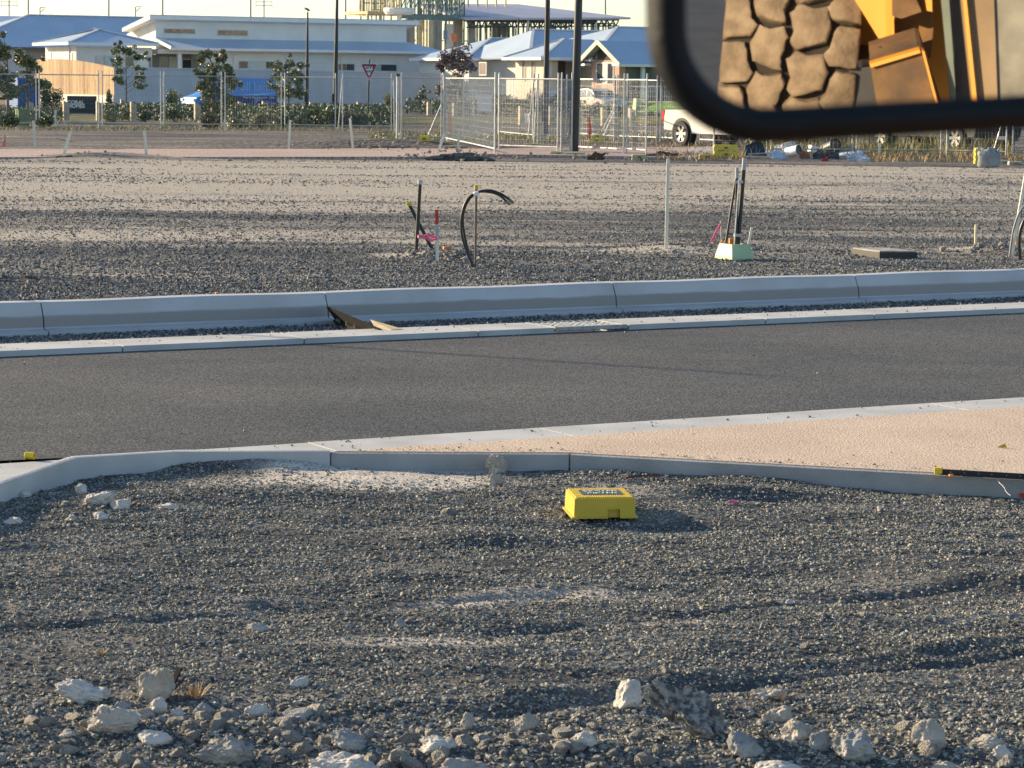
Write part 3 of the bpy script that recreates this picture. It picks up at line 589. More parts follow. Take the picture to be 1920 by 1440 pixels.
q=G(405,550,ZF+.02); b=MB(); b.box((0,0,.015),(.035,.03,.03),.4); b.box((.02,.01,.01),(.04,.02,.02),.9); solo(b,'tape_scrap',orng,(q.x,q.y+.1,ZF-.01),'small orange scrap just behind the long kerb','scrap')

# --- prominent rocks, each its own thing ---
def rockm(name,c1,c2,sc=3,thr=(.35,.65)): return mat(name,c1,.92,.2,sc,bump=.02,bscale=14,col2=c2,thr=thr)
rw=rockm('rock_white',(.70,.65,.57),(.46,.42,.37),5); rt=rockm('rock_tan',(.56,.50,.41),(.30,.27,.23),6); rg=rockm('rock_grey',(.42,.41,.38),(.20,.20,.20),6); rp=rockm('rock_pitted',(.52,.46,.39),(.06,.05,.05),16,(.33,.42)); rd=rockm('rock_dark',(.34,.33,.30),(.09,.09,.09),40,(.42,.58))
import bmesh
def rock(px,py,w,h,m,label,seed,tilt=0,rough=.32,flat=1.,yaw=0,lump=1.6,sub=4,cat='rock',name='rock',zb=-.1,aspect=.8,zf_=zn):
    """px,py: pixel of the middle of its foot; w,h in picture pixels"""
    p=G(px,py,zb); z=zf_(p.x,p.y); k=F/p.y; W=w/k; Hh=h/k; sub=max(sub,5) if w>36 and zb<0 else sub
    bm=bmesh.new(); bmesh.ops.create_icosphere(bm,subdivisions=sub,radius=.5)
    rs=np.random.RandomState(seed); o3=rs.rand(3)*50
    from mathutils import noise as mn
    planes=[(Vector(rs.randn(3)).normalized(), .30+.14*rs.rand()) for _ in range(9)]
    for v in bm.verts:
        q=v.co.copy()
        for n_,dd in planes:
            e=q.dot(n_)-dd
            if e>0: q-=n_*e*.85
        s=1+rough*mn.fractal(Vector(q*lump)+Vector(o3),.9,2,5)+rough*.35*mn.fractal(Vector(q*lump*4)+Vector(o3),.8,2,4); q*=s; v.co=Vector((q.x*W*1.12,q.y*W*aspect,q.z*Hh*1.25*flat))
    me=bpy.data.meshes.new(name); bm.to_mesh(me); bm.free(); me.materials.append(m)
    for f_ in me.polygons: f_.use_smooth=False
    o=bpy.data.objects.new(name,me); COL.objects.link(o); o.location=(p.x,p.y,z+Hh*.33); o.rotation_euler=(0,R(tilt),R(yaw)); tag(o,label,cat); return o
RK=[(160,1318,92,40,rw,'pale lumpy rock left of the leaning one in the foreground',1,0,.5),
 (292,1318,58,76,rt,'tall tan rock leaning right beside a black plastic shard',2,28,.4),
 (215,1385,88,46,rp,'tan rock covered in dark pits below the tall leaning rock',3,0,.35),
 (291,1402,56,28,rw,'smooth white oval rock below the pitted tan rock',4,0,.2),
 (430,1428,86,58,rg,'broad grey rock in the lower left foreground',5,0,.45),
 (298,1346,30,36,rw,'small upright white rock in front of the tall leaning rock',6,10,.3),
 (333,1350,24,18,rw,'small square white stone left of the dry grass tuft',7,0,.2),
 (228,1340,32,22,rg,'small grey rock on top of the pitted tan rock',8,0,.3),
 (268,1352,44,20,rt,'flat tan rock between the pitted rock and the small upright white one',9,0,.4),
 (383,1345,40,24,rg,'rounded grey rock right of the dry grass tuft',10,0,.3),
 (480,1345,50,26,rw,'long pale rock right of the grey rock cluster',11,-8,.3),
 (303,1375,22,15,rg,'small round grey stone above the smooth white oval rock',12,0,.2),
 (128,1388,30,14,rt,'small tan pebble left of the pitted rock',13,0,.25),
 (1180,1326,56,54,rw,'pale pinkish rock left of the big dark slab',14,18,.25),
 (1390,1428,62,42,rg,'bluish grey rock at the right foot of the big dark slab',15,0,.35),
 (1596,1428,74,58,rg,'large rounded grey rock near the bottom right',16,0,.35),
 (1741,1408,56,54,rt,'pointed angular tan rock right of the large rounded grey rock',17,0,.22),
 (1851,1408,58,24,rt,'flat tan rock near the right edge of the foreground',18,0,.25),
 (1460,1340,46,28,rt,'pale wedge rock below the dry twigs right of the big slab',19,-15,.3),
 (1440,1308,60,20,rt,'flat crusty tan rock behind the wedge rock',20,0,.5),
 (655,1412,72,30,rg,'long grey rock with a round left end at bottom centre left',21,10,.35),
 (563,1350,58,20,rg,'thin flat grey rock left of centre in the foreground',22,-6,.2),
 (560,1290,38,20,rw,'pale rock standing alone left of centre above the flat grey rock',23,-8,.3),
 (481,1186,38,18,rt,'tan pebble rock alone in the middle distance of the gravel',24,0,.3),
 (640,1448,120,44,rw,'broad pale rock cut by the bottom edge left of centre',25,0,.45),
 (815,1418,64,26,rw,'low pale rock at bottom centre',26,0,.4),
 (874,1358,28,32,rt,'small pointed rock right of the low pale bottom rock',27,12,.25),
 (860,1450,110,34,rt,'wide tan rock cut by the bottom edge near the centre',28,0,.4),
 (1455,1446,76,30,rw,'smooth white rock cut by the bottom edge',29,0,.2),
 (1535,1420,34,44,rg,'upright grey rock left of the large rounded grey rock',30,0,.3),
 (1490,1408,52,40,rt,'craggy tan rock right of the big slab',31,0,.45),
 (1772,1446,44,26,rt,'yellowish rock on the bottom edge at right',32,0,.4),
 (1880,1426,32,30,rw,'white knobbly rock near the bottom right corner',33,0,.35),
 (992,1362,44,34,rt,'brownish rock left of the big dark slab near the bottom',34,0,.35),
 (1098,1418,44,28,rw,'pale blue-white rock below left of the big dark slab',35,0,.3),
 (750,1184,20,16,rg,'round grey pebble standing in the middle of the gravel',36,0,.2),
 (1480,1128,16,10,rw,'tiny white pebble far right of the yellow box',37,0,.2),
 (187,952,52,24,rw,'bright pale lump in the rubble patch under the kerb return',38,-15,.35),
 (228,957,38,22,rw,'round white lump right of the bright pale lump under the kerb',39,0,.25),
 (153,930,24,20,rw,'small white lump at the top of the rubble patch by the kerb',40,0,.25),
 (24,980,34,14,rw,'flat white stone near the left edge below the kerb return',41,0,.3),
 (45,932,34,14,rw,'smooth white stone close under the kerb at far left',42,12,.2),
 (190,974,28,16,rw,'white stone at the bottom of the rubble patch by the kerb',43,0,.3),
 (316,956,34,12,rw,'pale flat stone at the right end of the rubble patch',44,0,.3),
 (133,978,24,12,rt,'tan stone below left of the rubble patch',45,0,.35),
 (734,874,26,22,rg,'grey lump leaning against the slab edge left of centre',46,0,.4),
 (930,886,30,32,rt,'crusty concrete lump against the slab edge beside the dusty patch',47,0,.9),
 (925,914,24,28,rt,'narrow crust of concrete running forward from the slab edge',48,0,.9),
 (1025,872,18,9,rt,'small pink-tan stone below the slab edge left of the joint',49,0,.3)]
for r_ in RK: rock(*r_[:6],seed=r_[6],tilt=r_[7],rough=r_[8])
# the big dark slab leaning to the right
p=G(1290,1410,-.1); z=zn(p.x,p.y); k=F/p.y
o=rock(1288,1398,158,70,rd,'big dark grey concrete slab tilted up on its left end',77,tilt=38,rough=.34,lump=3.4,sub=6,aspect=.5); o.location.z=z+.075
# black plastic shard and tufts of dry grass
q=G(328,1300,-.1); b=MB(); b.bar((0,0,0),(.035,.03,.075),.03,.006); b.bar((.015,-.01,0),(.06,0,.05),.02,.005); solo(b,'plastic_shard',mat('shard_black',(.015,.015,.017),.95,spec=.1),(q.x-.02,q.y,zn(q.x,q.y)),'broken black plastic shard leaning behind the tall tan rock','shard')
straw=mat('dry_straw',(.58,.40,.20),.8,.3,20)
def tuft(px,py,n,r,h,label,m=straw,zb=-.1,zf_=zn,name='grass_tuft',cat='grass tuft',w=.0022,lean=1.2):
    p=G(px,py,zb); b=MB()
    for i in range(n):
        a=random.random()*6.28; rr=random.random()*r; l=h*(.5+random.random()*.7); x0=Vector((math.cos(a)*rr*.4,math.sin(a)*rr*.4,0)); tip=x0+Vector((math.cos(a)*rr*lean+random.gauss(0,r*.3),math.sin(a)*rr*lean,l)); mid=(x0+tip)/2+Vector((0,0,l*.15)); s=Vector((-math.sin(a),math.cos(a),0))*w
        b.add([x0-s,x0+s,mid+s*.8,mid-s*.8,tip],[(0,1,2,3),(3,2,4)])
    return solo(b,name,m,(p.x,p.y,zf_(p.x,p.y)),label,cat)
tuft(368,1316,70,.06,.05,'dry straw-coloured grass tuft right of the tall tan rock')
tuft(190,1232,26,.04,.02,'tiny dry grass tuft above the pale lumpy rock')
tuft(1468,1314,30,.04,.03,'dry orange twigs on the flat crusty rock')
# ================= stakes, fences, poles in the middle distance =================
galv=mat('fence_steel',(.50,.50,.48),.45,.1,10,metal=.35); galvd=mat('fence_wire',(.30,.31,.31),.5,.1,10,metal=.3)
for i,(xb,yb_,xt,yt,l) in enumerate([(66,278,63,228,'pale stake standing left of the leaning one on the lot'),(118,296,132,247,'pale stake leaning right at the edge of the pink path'),(275,297,271,245,'pale stake in the spoil at the edge of the pink path'),
    (541,281,544,225,'pale stake behind the pink path near the middle of the lot'),(662,282,656,222,'pale stake leaning left near the dark spoil heap'),(859,293,860,246,'square pale post in the black spoil heap by the gate'),(820,291,833,250,'pale stake leaning right in the black spoil heap'),
    (103,236,104,206,'pale stake just beyond the left fence post'),(123,236,120,226,'short broken stake beside the shrubs at left'),(26,236,28,228,'short leaning stake left of the green cabinet'),(64,241,62,226,'short stake at the foot of the green cabinet'),
    (375,240,375,225,'small pale stake at the foot of the flowering tree'),(468,238,469,221,'small pale stake among the low shrubs'),(423,238,422,220,'small pale peg beside the tree stump stake')]):
    stake(xb,yb_,xt,yt,.07 if i<7 else .08,timbw,l,zb=ZF,sink=.1)
q=G(5,279,ZF); b=MB(); b.bar((0,0,0),(.02,0,.42),.05); b.bar((.0,-.02,.30),(-.14,-.05,.04),.05,.02); b.bar((-.02,-.02,.25),(-.05,-.1,.02),.03,.02); solo(b,'marker_peg',mat('coral_tape',(.80,.35,.25),.6),(q.x+.05,q.y,ZF-.03),'short peg with coral tape at the left edge of the pink path','peg')
b=MB(); q=G(118,262,ZF); b.tube([(-.3,.6,.02),(-.1,.2,.01),(.15,-.3,.0),(.3,-.9,.01)],.03,6); solo(b,'hose_end',blk,(q.x,q.y,ZF+.01),'black hose end lying on the lot left of the leaning stake','hose')

def fpanel(x0,y0,x1,y1,label,h0=2.05,zb=ZF,dark=False,vs_=.10,hs=.20,group='temporary fence panels round the lot',post=.12,wr=.0032):
    if hs<.19: wr=.0045
    A=G(x0,y0,zb); B=G(x1,y1,zb); d=B-A; L=d.length; t=empty('temporary_fence',A,label,'fence panel',group,rz=math.atan2(d.y,d.x))
    for x in (.03,L-.03): b=MB(); b.tube([(x,0,-.02),(x,0,h0+post)],.024,8); b.build('post',galv,t)
    b=MB(); b.tube([(.055,0,h0-.05),(L-.055,0,h0-.05)],.021,8); b.build('top_rail',galv,t)
    b=MB(); b.tube([(.055,0,.16),(L-.055,0,.16)],.021,8); b.build('bottom_rail',galv,t)
    b=MB(); n=int((L-.1)/vs_)
    for i in range(1,n): x=.05+(L-.1)*i/n; b.bar((x,0,.17),(x,0,h0-.07),wr)
    n=int((h0-.2)/hs)
    for i in range(1,n+1): z=.17+(h0-.24)*i/(n+1); b.bar((.06,.005,z),(L-.06,.005,z),wr)
    b.build('wire_mesh',galv if hs<.19 else galvd,t); return t
lx=[(-40,241),(73,237),(191,238),(307,240),(421,241),(533,241),(634,243)]
nm=['cut by the left edge of the picture','in front of the timber fence','behind the second pale stake','in front of the blue van front','in front of the blue van rear','in front of the street poles']
for (a,c,n_) in zip(lx[:-1],lx[1:],nm): fpanel(a[0],a[1],c[0]-4,c[1],'wire fence panel of the left run, '+n_)
fpanel(641,243,735,244.6,'wire fence panel of the left run, in front of the give way sign')
fpanel(751,266,829,267,'wire fence panel right of the dark-capped post, with sunlit wires',hs=.17)
fpanel(835,268,928,290,'wire gate panel with white notice board beyond it',hs=.17)
fpanel(934,283,1047,287,'sunlit wire gate panel left of the narrow steel gate',hs=.17)
fpanel(1084,286,1170,291,'wire panel just right of the tall black street pole',hs=.17)
fpanel(1174,290,1212,293,'narrow wire panel standing on the pale concrete block',hs=.17)
fpanel(868,263,928,255,'back row wire panel behind the white notice board',hs=.17)
fpanel(934,255,1000,262,'back row wire panel left of the leaning gate frames',hs=.17)
fpanel(1008,268,1062,261,'back row wire panel behind the narrow steel gate',hs=.17)
fpanel(1084,258,1152,264,'back row wire panel in front of the silver hatchback',hs=.17)
fpanel(1156,264,1232,267,'back row wire panel right of the double brace',hs=.17)
fpanel(1237,267,1306,270,'back row wire panel in front of the white ute tray',hs=.17)
fpanel(1311,271,1380,274,'back row wire panel in front of the white ute door',hs=.17)
fpanel(1336,290,1440,291,'wire panel behind the stacked yellow blocks, mostly under the mirror',hs=.17)
fpanel(1444,290,1600,291,'wire panel behind the rubbish heap',hs=.17)
fpanel(1604,291,1766,293,'wire panel behind the tall green weeds',hs=.17)
fpanel(1773,293,1888,296,'wire panel behind the three-block yellow stack',hs=.17)
fpanel(1896,296,2030,298,'wire panel cut by the right edge of the picture',hs=.17)
# narrow steel gate
A=G(1052,288,ZF); t=empty('narrow_gate',A,'narrow steel gate leaf with fine mesh beside the tall black pole','gate'); w_=.28
for x in (0,w_): b=MB(); b.tube([(x,0,0),(x,0,2.18)],.022,8); b.build('post',galv,t)
b=MB(); b.tube([(.0,0,.08),(w_,0,.08)],.02,8); b.tube([(.0,0,1.98),(w_,0,1.98)],.02,8); b.build('rail',galv,t)
b=MB()
for i in range(1,9): b.bar((w_*i/9,0,.1),(w_*i/9,0,1.96),.010)
for i in range(1,34): b.bar((.02,0,.1+i*.055),(w_-.02,0,.1+i*.055),.010)
b.build('fine_mesh',galvd,t)
# lone posts
def post(x,yb_,yt,r,m,label,capc=None,name='fence_post',cat='post',lean=0):
    A=G(x,yb_,ZF); T=at(x+lean,yt,A.y)-A; t=empty(name,A,label,cat); b=MB(); b.tube([(0,0,-.1),T],r,10); b.build('shaft',m,t)
    if capc: b=MB(); b.tube([T-Vector((0,0,.02)),T+Vector((0,0,.06))],r*1.5,10); b.build('cap',capc,t)
    return t
post(745,266,142,.045,galv,'thick steel post with a dark cap at the start of the gate run',blk,lean=1)
post(833,268,140,.04,galv,'thick steel post in the middle of the left gate panels',greyp)
post(1153,264,149,.04,galvd,'dark steel post with the double brace beside it',blk)
def slim(x0,y0,x1,y1,label,r=.022):
    A=G(x0,y0,ZF); T=at(x1,y1,A.y)-A; b=MB(); b.tube([(0,0,-.05),T],r,8); return solo(b,'fence_tube',galv,A,label,'tube')
slim(307,240,307,143,'steel tube standing by the yellow foot block in the left fence')
slim(634,243,642,146,'steel tube leaning right at the end of the left fence run')
slim(740,248,738,150,'loose steel tube just left of the dark-capped post')
slim(990,262,1000,155,'thin tube leaning right between the back row panels')
slim(1001,269,1008,146,'thin tube leaning right nearest the flat grey foot block')
# braces with folded tops
def brace(x0,y0,xm,ym,x1,y1,label,r=.022,dy=0):
    A=G(x0,y0,ZF); b=MB(); b.tube([(0,0,0),at(xm,ym,A.y+dy*.5)-A,at(x1,y1,A.y+dy)-A],r,8); return solo(b,'fence_brace',galv,A,label,'brace')
brace(802,256,828,195,828,165,'bent steel brace rising from the two-block yellow stack')
brace(833,222,858,190,859,165,'bent steel brace behind the orange bunting bag')
brace(1127,250,1150,205,1152,190,'left tube of the double brace on the yellow blocks')
brace(1133,253,1153,207,1153,190,'right tube of the double brace on the yellow blocks')
brace(1862,288,1876,240,1880,225,'steel brace rising behind the three-block yellow stack')
# blocks
ybm=mat('block_yellow',(.74,.58,.06),.6,.1,4); ybm2=mat('block_pale_yellow',(.55,.50,.28),.8,.12,4); obm=mat('block_orange',(.78,.45,.12),.7,.1,4)
def block(px,py,w,h,m,label,stack=0,rz=.0,dep=.24,grp=None,feet=True):
    A=G(px,py,ZF); k=F/A.y; W=w/k; Hh=h/k; t=empty('fence_block',(A.x,A.y,ZF+stack*(Hh+.004)),label,'block',grp,rz=rz)
    b=MB(); x=W/2; vs=[]
    prof=[(-x,0),(-x*.7,0),(-x*.65,.035),(x*.65,.035),(x*.7,0),(x,0),(x,Hh*.35),(x*.94,Hh*.95),(x*.9,Hh),(-x*.9,Hh),(-x*.94,Hh*.95),(-x,Hh*.35)]
    n=len(prof); b.add([(a,0,c) for a,c in prof]+[(a,dep,c) for a,c in prof],[tuple(range(n)),tuple(range(n,2*n))[::-1]]+[(i,i+n,(i+1)%n+n,(i+1)%n) for i in range(n)]); b.build('body',m,t)
    b=MB(); b.b2((-.05,-.002,Hh*.35),(.05,.02,Hh*.7)); b.build('tube_socket',mat('socket_dark',(.22,.16,.03),.8),t)
    b=MB(); b.b2((-x-.002,dep*.3,Hh*.25),(-x+.03,dep*.7,Hh*.6)); b.build('end_socket',mat('socket_dark',(.22,.16,.03),.8),t); return t
g='plastic fence foot blocks'
block(795,279,18,12,ybm,'bottom block of the small yellow pair at the gate brace',0,grp=g); block(795,279,18,12,ybm,'top block of the small yellow pair at the gate brace',1,grp=g)
block(1361,296,46,12,ybm,'bottom long yellow block beside the rubbish heap',0,grp=g); block(1361,296,46,12,ybm,'top long yellow block beside the rubbish heap',1,grp=g)
block(1326,299,30,9,obm,'orange block left of the long yellow pair',grp=g); block(1199,300,28,10,ybm2,'pale block with a square hole under the narrow wire panel',grp=g)
block(1048,292,34,8,ybm2,'pale yellow block under the left post of the narrow gate',grp=g); block(1078,293,40,7,ybm2,'long pale block under the tall black pole side of the gate',grp=g)
block(1118,268,32,8,ybm,'lower yellow block of the pile under the double brace',grp=g); block(1119,267,22,7,ybm,'upper yellow block of the pile under the double brace',1.1,grp=g)
block(1001,275,36,6,ybm2,'flat grey-yellow foot block under the leaning tubes',grp=g)
block(829,259,14,9,ybm,'yellow block up on the fence behind the bent brace',1.5,grp=g)
block(850,281,30,8,ybm2,'flat grey foot block behind the black spoil heap',grp=g)
for k,l in enumerate(['bottom','middle','top']): block(1846,307,36,9.5,ybm,l+' block of the three-block yellow stack at right',k,grp=g)
block(1884,309,24,8,mat('block_grey',(.45,.43,.36),.8,.1,4),'grey block with a square hole right of the three-block stack',grp=g); block(1905,310,26,7,mat('block_grey',(.45,.43,.36),.8,.1,4),'last grey block at the right edge of the picture',grp=g)
block(308,238,14,7,ybm,'small yellow foot block in the left fence',grp=g); block(1292,273,10,4,ybm,'tiny yellow foot block in front of the ute',grp=g)
q=G(1853,314,ZF); b=MB()
b.lathe([(.0,0),(.20,0),(.235,.04),(.24,.2),(.25,.34),(.20,.42),(.10,.46),(.06,.44)],18,Matrix.Diagonal((1.1,.7,1,1)))
for v in b.v:
    a=math.atan2(v.y,v.x); v.x*=1+.10*math.sin(a*5+v.z*9); v.y*=1+.14*math.sin(a*4-v.z*12); v.z+=.03*math.sin(a*3)*(v.z>.1)
b.bar((-.22,-.1,.40),(-.30,-.12,.47),.06,.03); b.bar((.18,-.1,.38),(.25,-.1,.48),.06,.03)
solo(b,'sand_bag',mat('grey_bag',(.24,.26,.27),.6,.3,5,bump=.03,bscale=8),q,'crumpled grey bag slumped in front of the yellow stack','bag',smooth=True)
stake(1854,280,1853,262,.05,redp,'short red topped peg behind the three-block stack',zb=ZF); stake(1835,280,1835,270,.05,whitep,'short white peg left of the red topped one',zb=ZF)
stake(1650,292,1649,272,.06,whitep,'white marker peg in the weeds behind the rubbish heap',zb=ZF)
# white notice board, bunting, cones
A=at(896,176,88); t=empty('notice_board',(A.x,A.y,A.z),'blank white notice board hanging on the gate mesh','board'); b=MB(); b.b2((0,0,-.58),(.46,.012,0)); o=b.build('panel',whitep,t); bv=o.modifiers.new('b','BEVEL'); bv.width=.03; bv.segments=3
b=MB(); b.b2((.02,-.004,-.03),(.05,-.001,-.01)); b.b2((.41,-.004,-.03),(.44,-.001,-.01)); b.build('tie',blk,t)
def mound(px,py,w,h,m,name,label,cat,seed=0,zb=ZF,d=None):
    return rock(px,py,w,h,m,label,seed,rough=.5,name=name,cat=cat,zb=zb,zf_=lambda x,y:zb-.04,lump=3.4,aspect=.3 if cat=='spoil heap' else .6,sub=5)
A=G(842,249,ZF); b=MB(); b.add([(-.09,0,0),(.14,0,0),(.10,.02,.45),(.02,.03,.80),(-.05,.02,.82),(-.06,.0,.4),(-.09,.14,0),(.14,.14,0),(.06,.12,.45),(.0,.06,.8),(-.03,.06,.8),(-.04,.10,.4)],[(0,1,2,5),(5,2,3,4),(7,6,11,8),(8,11,10,9),(6,0,5,11),(11,5,4,10),(1,7,8,2),(2,8,9,3),(4,3,9,10)])
solo(b,'safety_bunting',mat('safety_orange',(.85,.25,.12),.7,.2,8,bump=.02,bscale=12),(A.x,A.y,ZF),'folded orange safety mesh hanging behind the gate','bunting')
A=G(1105,262,ZF); b=MB(); b.add([(-.06,0,0),(.09,0,0),(.07,.02,.45),(-.02,.02,.82),(-.07,.02,.8),(-.06,.1,0),(.09,.1,0),(.05,.1,.45),(-.03,.06,.8)],[(0,1,2,3,4),(5,8,7,6),(0,4,8,5),(1,6,7,2),(2,7,8,3),(3,8,4)])
solo(b,'safety_bunting',mat('safety_red',(.75,.07,.06),.7,.2,8),(A.x,A.y,ZF),'red safety bunting strip left of the double brace','bunting')
# --- rubbish heap ---
pw=mat('plastic_white',(.85,.85,.86),.5,.12,4,bump=.03,bscale=8); pb=mat('plastic_blue_white',(.50,.58,.68),.5,.2,4,bump=.04,bscale=8)
A=G(1418,292,ZF); b=MB(); b.add([(-.30,0,.02),(.28,-.02,.02),(.16,.1,.36),(-.0,.14,.40),(-.30,.06,.26),(-.30,.06,0),(.28,.06,0),(.16,.16,.34),(-.0,.2,.38),(-.30,.12,.24)],[(0,1,2,3,4),(9,8,7,6,5),(0,5,6,1),(1,6,7,2),(2,7,8,3),(3,8,9,4),(4,9,5,0)]); solo(b,'steel_sheet',mat('dark_blue_sheet',(.02,.035,.06),.4),A,'dark blue sheet propped up at the left end of the rubbish heap','sheet')
A=G(1428,295,ZF); b=MB(); b.bar((-.35,0,.08),(.30,.05,.12),.10,.03); b.bar((-.35,0,.10),(-.30,-.02,.0),.04,.03); solo(b,'channel_offcut',mat('grey_blue_steel',(.3,.36,.42),.4,metal=.3),A,'grey channel offcut in front of the dark blue sheet','offcut')
def bucket(px,py,w,h,m,label,yaw,roll,name='bucket',inner=blk,zz=.12):
    A=G(px,py,ZF); k=F/A.y; r=h/k/2; L=w/k; t=empty(name,(A.x,A.y,ZF+zz),label,name.replace('_',' ')); t.rotation_euler=(0,R(roll),R(yaw))
    b=MB(); b.lathe([(0,-L/2),(r*.85,-L/2),(r,L/2),(r*1.06,L/2),(r*1.06,L/2-.03)],20); b.build('body',m,t,smooth=False)
    b=MB(); b.lathe([(0,L/2-.02),(r*.93,L/2-.02),(r*.95,L/2+.001)],20); b.build('opening',inner,t); return t
bucket(1486,294,28,20,pw,'white paint bucket on its side with its dark mouth facing right',-40,80,zz=.15)
bucket(1556,290,36,26,blk,'big black tub on its side at the top of the rubbish heap',-60,75,name='tub',zz=.20)
bucket(1582,297,16,10,pb,'bluish square-mouthed duct piece right of the red bag',-30,85,name='duct_piece',zz=.09)
A=G(1525,290,ZF); b=MB(); b.box((0,0,.15),(.24,.2,.18),.3,Matrix.Rotation(R(14),4,'Y')); o=solo(b,'carton',whitep,A,'white box tipped over in the middle of the rubbish heap','box')
for i,(x,y,w,h,m,n_,l,c) in enumerate([(1470,290,48,30,pw,'plastic_sheet','crumpled white plastic sheet behind the paint bucket','plastic sheet'),(1458,298,30,17,pb,'plastic_sheet','crumpled blue-white plastic left of the paint bucket','plastic sheet'),
  (1505,281,30,12,pw,'plastic_sheet','white plastic film heaped behind the white box','plastic sheet'),(1590,288,34,20,mat('grey_bag2',(.30,.34,.34),.6,.2,5,bump=.03),'rubbish_bag','grey-green rubbish bag near the right end of the heap','bag'),
  (1605,299,32,18,pb,'plastic_sheet','pale blue plastic scrap right of the grey-green bag','plastic sheet'),(1618,300,18,9,pw,'plastic_sheet','small white plastic scrap at the right end of the heap','plastic sheet'),
  (1547,300,11,7,redp,'rubbish_bag','small red bag at the front of the rubbish heap','bag'),(1534,296,22,16,mat('dark_bag',(.10,.10,.11),.5,.3,5,bump=.03),'rubbish_bag','dark crumpled bag below the white box','bag'),
  (1508,296,16,16,mat('rust_lump',(.25,.13,.08),.9,.3,6),'rusty_lump','rust-brown lump between the bucket and the white box','lump'),(1522,274,60,12,mat('dark_sheet',(.03,.03,.035),.5,.2,5),'plastic_sheet','long black plastic sheet sloping down from the tub','plastic sheet'),
  (1560,296,30,14,mat('dark_bag',(.10,.10,.11),.5,.3,5,bump=.03),'rubbish_bag','dark crumpled bag below the black tub','bag'),(1457,283,5,6,redp,'plastic_scrap','tiny red scrap on top of the heap at left','scrap')]):
    mound(x,y,w,h,m,n_,l,c,seed=100+i)
# --- dark spoil and weeds ---
dk=mat('black_soil',(.13,.12,.11),.95,.5,6,bump=.06,bscale=9); 
mound(853,300,80,16,dk,'spoil_heap','black spoil heap around the two pale posts at the gate','spoil heap',201); mound(905,300,50,7,dk,'spoil_heap','low black spoil ridge right of the post heap','spoil heap',202)
mound(720,280,110,12,dk,'spoil_heap','long dark spoil heap left of the dark-capped post','spoil heap',203); mound(1118,297,30,14,mat('brown_soil',(.13,.08,.05),.95,.3,3,bump=.04,bscale=6),'spoil_heap','small brown clump right of the tall black pole','spoil heap',204)
mound(1240,296,56,15,mat('brown_soil',(.13,.08,.05),.95,.3,3,bump=.04,bscale=6),'spoil_heap','brown earth and root heap right of the pale block','spoil heap',205); mound(120,298,40,10,dk,'spoil_heap','dark spoil at the foot of the leaning stake','spoil heap',206); mound(268,298,60,11,dk,'spoil_heap','dark spoil at the foot of the third stake','spoil heap',207)
weed=mat('weed_green',(.20,.22,.06),.8,.4,8,col2=(.36,.26,.10)); dry=mat('weed_dry',(.38,.27,.13),.85,.3,8)
def weeds(name,x0,x1,y0,y1,n,h,m,w=.012):
    b=MB()
    for i in range(n):
        px=random.uniform(x0,x1); p=G(px,random.uniform(y0,y1),ZF); hh=h*(.3+random.random()); a=random.random()*6.28; s=Vector((math.cos(a),math.sin(a),0))*w; d=Vector((random.gauss(0,.25),random.gauss(0,.25),1))*hh
        b.add([p-s,p+s,p+d*.6+s*.7,p+d*.6-s*.7,p+d+Vector((random.gauss(0,.1),0,-.1*hh))],[(0,1,2,3),(3,2,4)])
    o=b.build(name,m); o['kind']='stuff'; return o
weeds('tall_weeds',1390,1900,272,293,1500,.55,weed); weeds('dry_weeds',1230,1395,288,300,600,.16,dry); weeds('dry_weeds',1630,1930,286,304,1300,.18,dry); weeds('dry_weeds',1395,1630,280,287,500,.3,dry); weeds('verge_weeds',690,1050,250,268,1500,.18,weed); weeds('verge_weeds',1084,1400,262,284,900,.14,dry); weeds('verge_weeds',-40,745,238,246,1800,.14,weed)

# --- poles and sign ---
pole=mat('pole_black',(.010,.012,.017),.35,.2,10)
def lamp_pole(x,yb_,x1,y1,r0,r1,label,head=True,extra=3.0,zb=ZF,arm=-1.6):
    A=G(x,yb_,zb); T=at(x1,y1,A.y)-A; d=T.normalized(); T=T+d*extra; t=empty('street_lamp',A,label,'street lamp'); b=MB(); b.tube([(0,0,0),T],[r0,r1],14); b.build('pole',pole,t,smooth=False)
    b=MB(); b.lathe([(0,0),(r0*2,0),(r0*2,.03),(r0*1.1,.05)],14); b.build('base_plate',pole,t)
    b=MB(); b.b2((-r0-.006,-.12,.5),(-r0*.8,.12,1.1)) ; b.build('access_cover',pole,t)
    if head:
        b=MB(); b.tube([T-d*.1,T+Vector((arm*.5,0,.25)),T+Vector((arm,0,.35))],.05,8); b.build('arm',pole,t)
        b=MB(); b.b2((T.x+arm-.5,T.y-.15,T.z+.28),(T.x+arm+.1,T.y+.15,T.z+.40)); b.build('lamp_head',pole,t)
    return t
lamp_pole(1076,287,1085,0,.125,.09,'thickest tall black street pole standing beside the narrow gate')
lamp_pole(1022,256,1027,0,.11,.07,'tall black street pole left of the thickest one')
lamp_pole(628,212,632,2,.15,.08,'tall black street pole left of the give way sign',extra=.1,head=False)
lamp_pole(575,206,577,22,.13,.05,'tapered black pole with a bird on its top',head=False,extra=0)
lamp_pole(971,200,972,45,.10,.07,'slim black pole in front of the cream house walls',head=False,extra=.4)
for i,(x,yt) in enumerate([(53,0),(204,0),(305,0),(470,0),(648,0),(1135,0)]):
    A=at(x,200,330); b=MB(); b.tube([(0,0,0),at(x,yt-20,330)-Vector((A.x,A.y,0))],.10,8)
    solo(b,'distant_mast',mat('mast_grey',(.30,.32,.34),.6),(A.x,A.y,0),['leftmost thin distant mast against the sky','thin distant mast above the far left roof','thin distant mast above the raised white roof at its left','thin distant mast above the second clerestory window','thin distant mast just left of the frame building','thin distant mast above the right blue roof'][i],'mast')
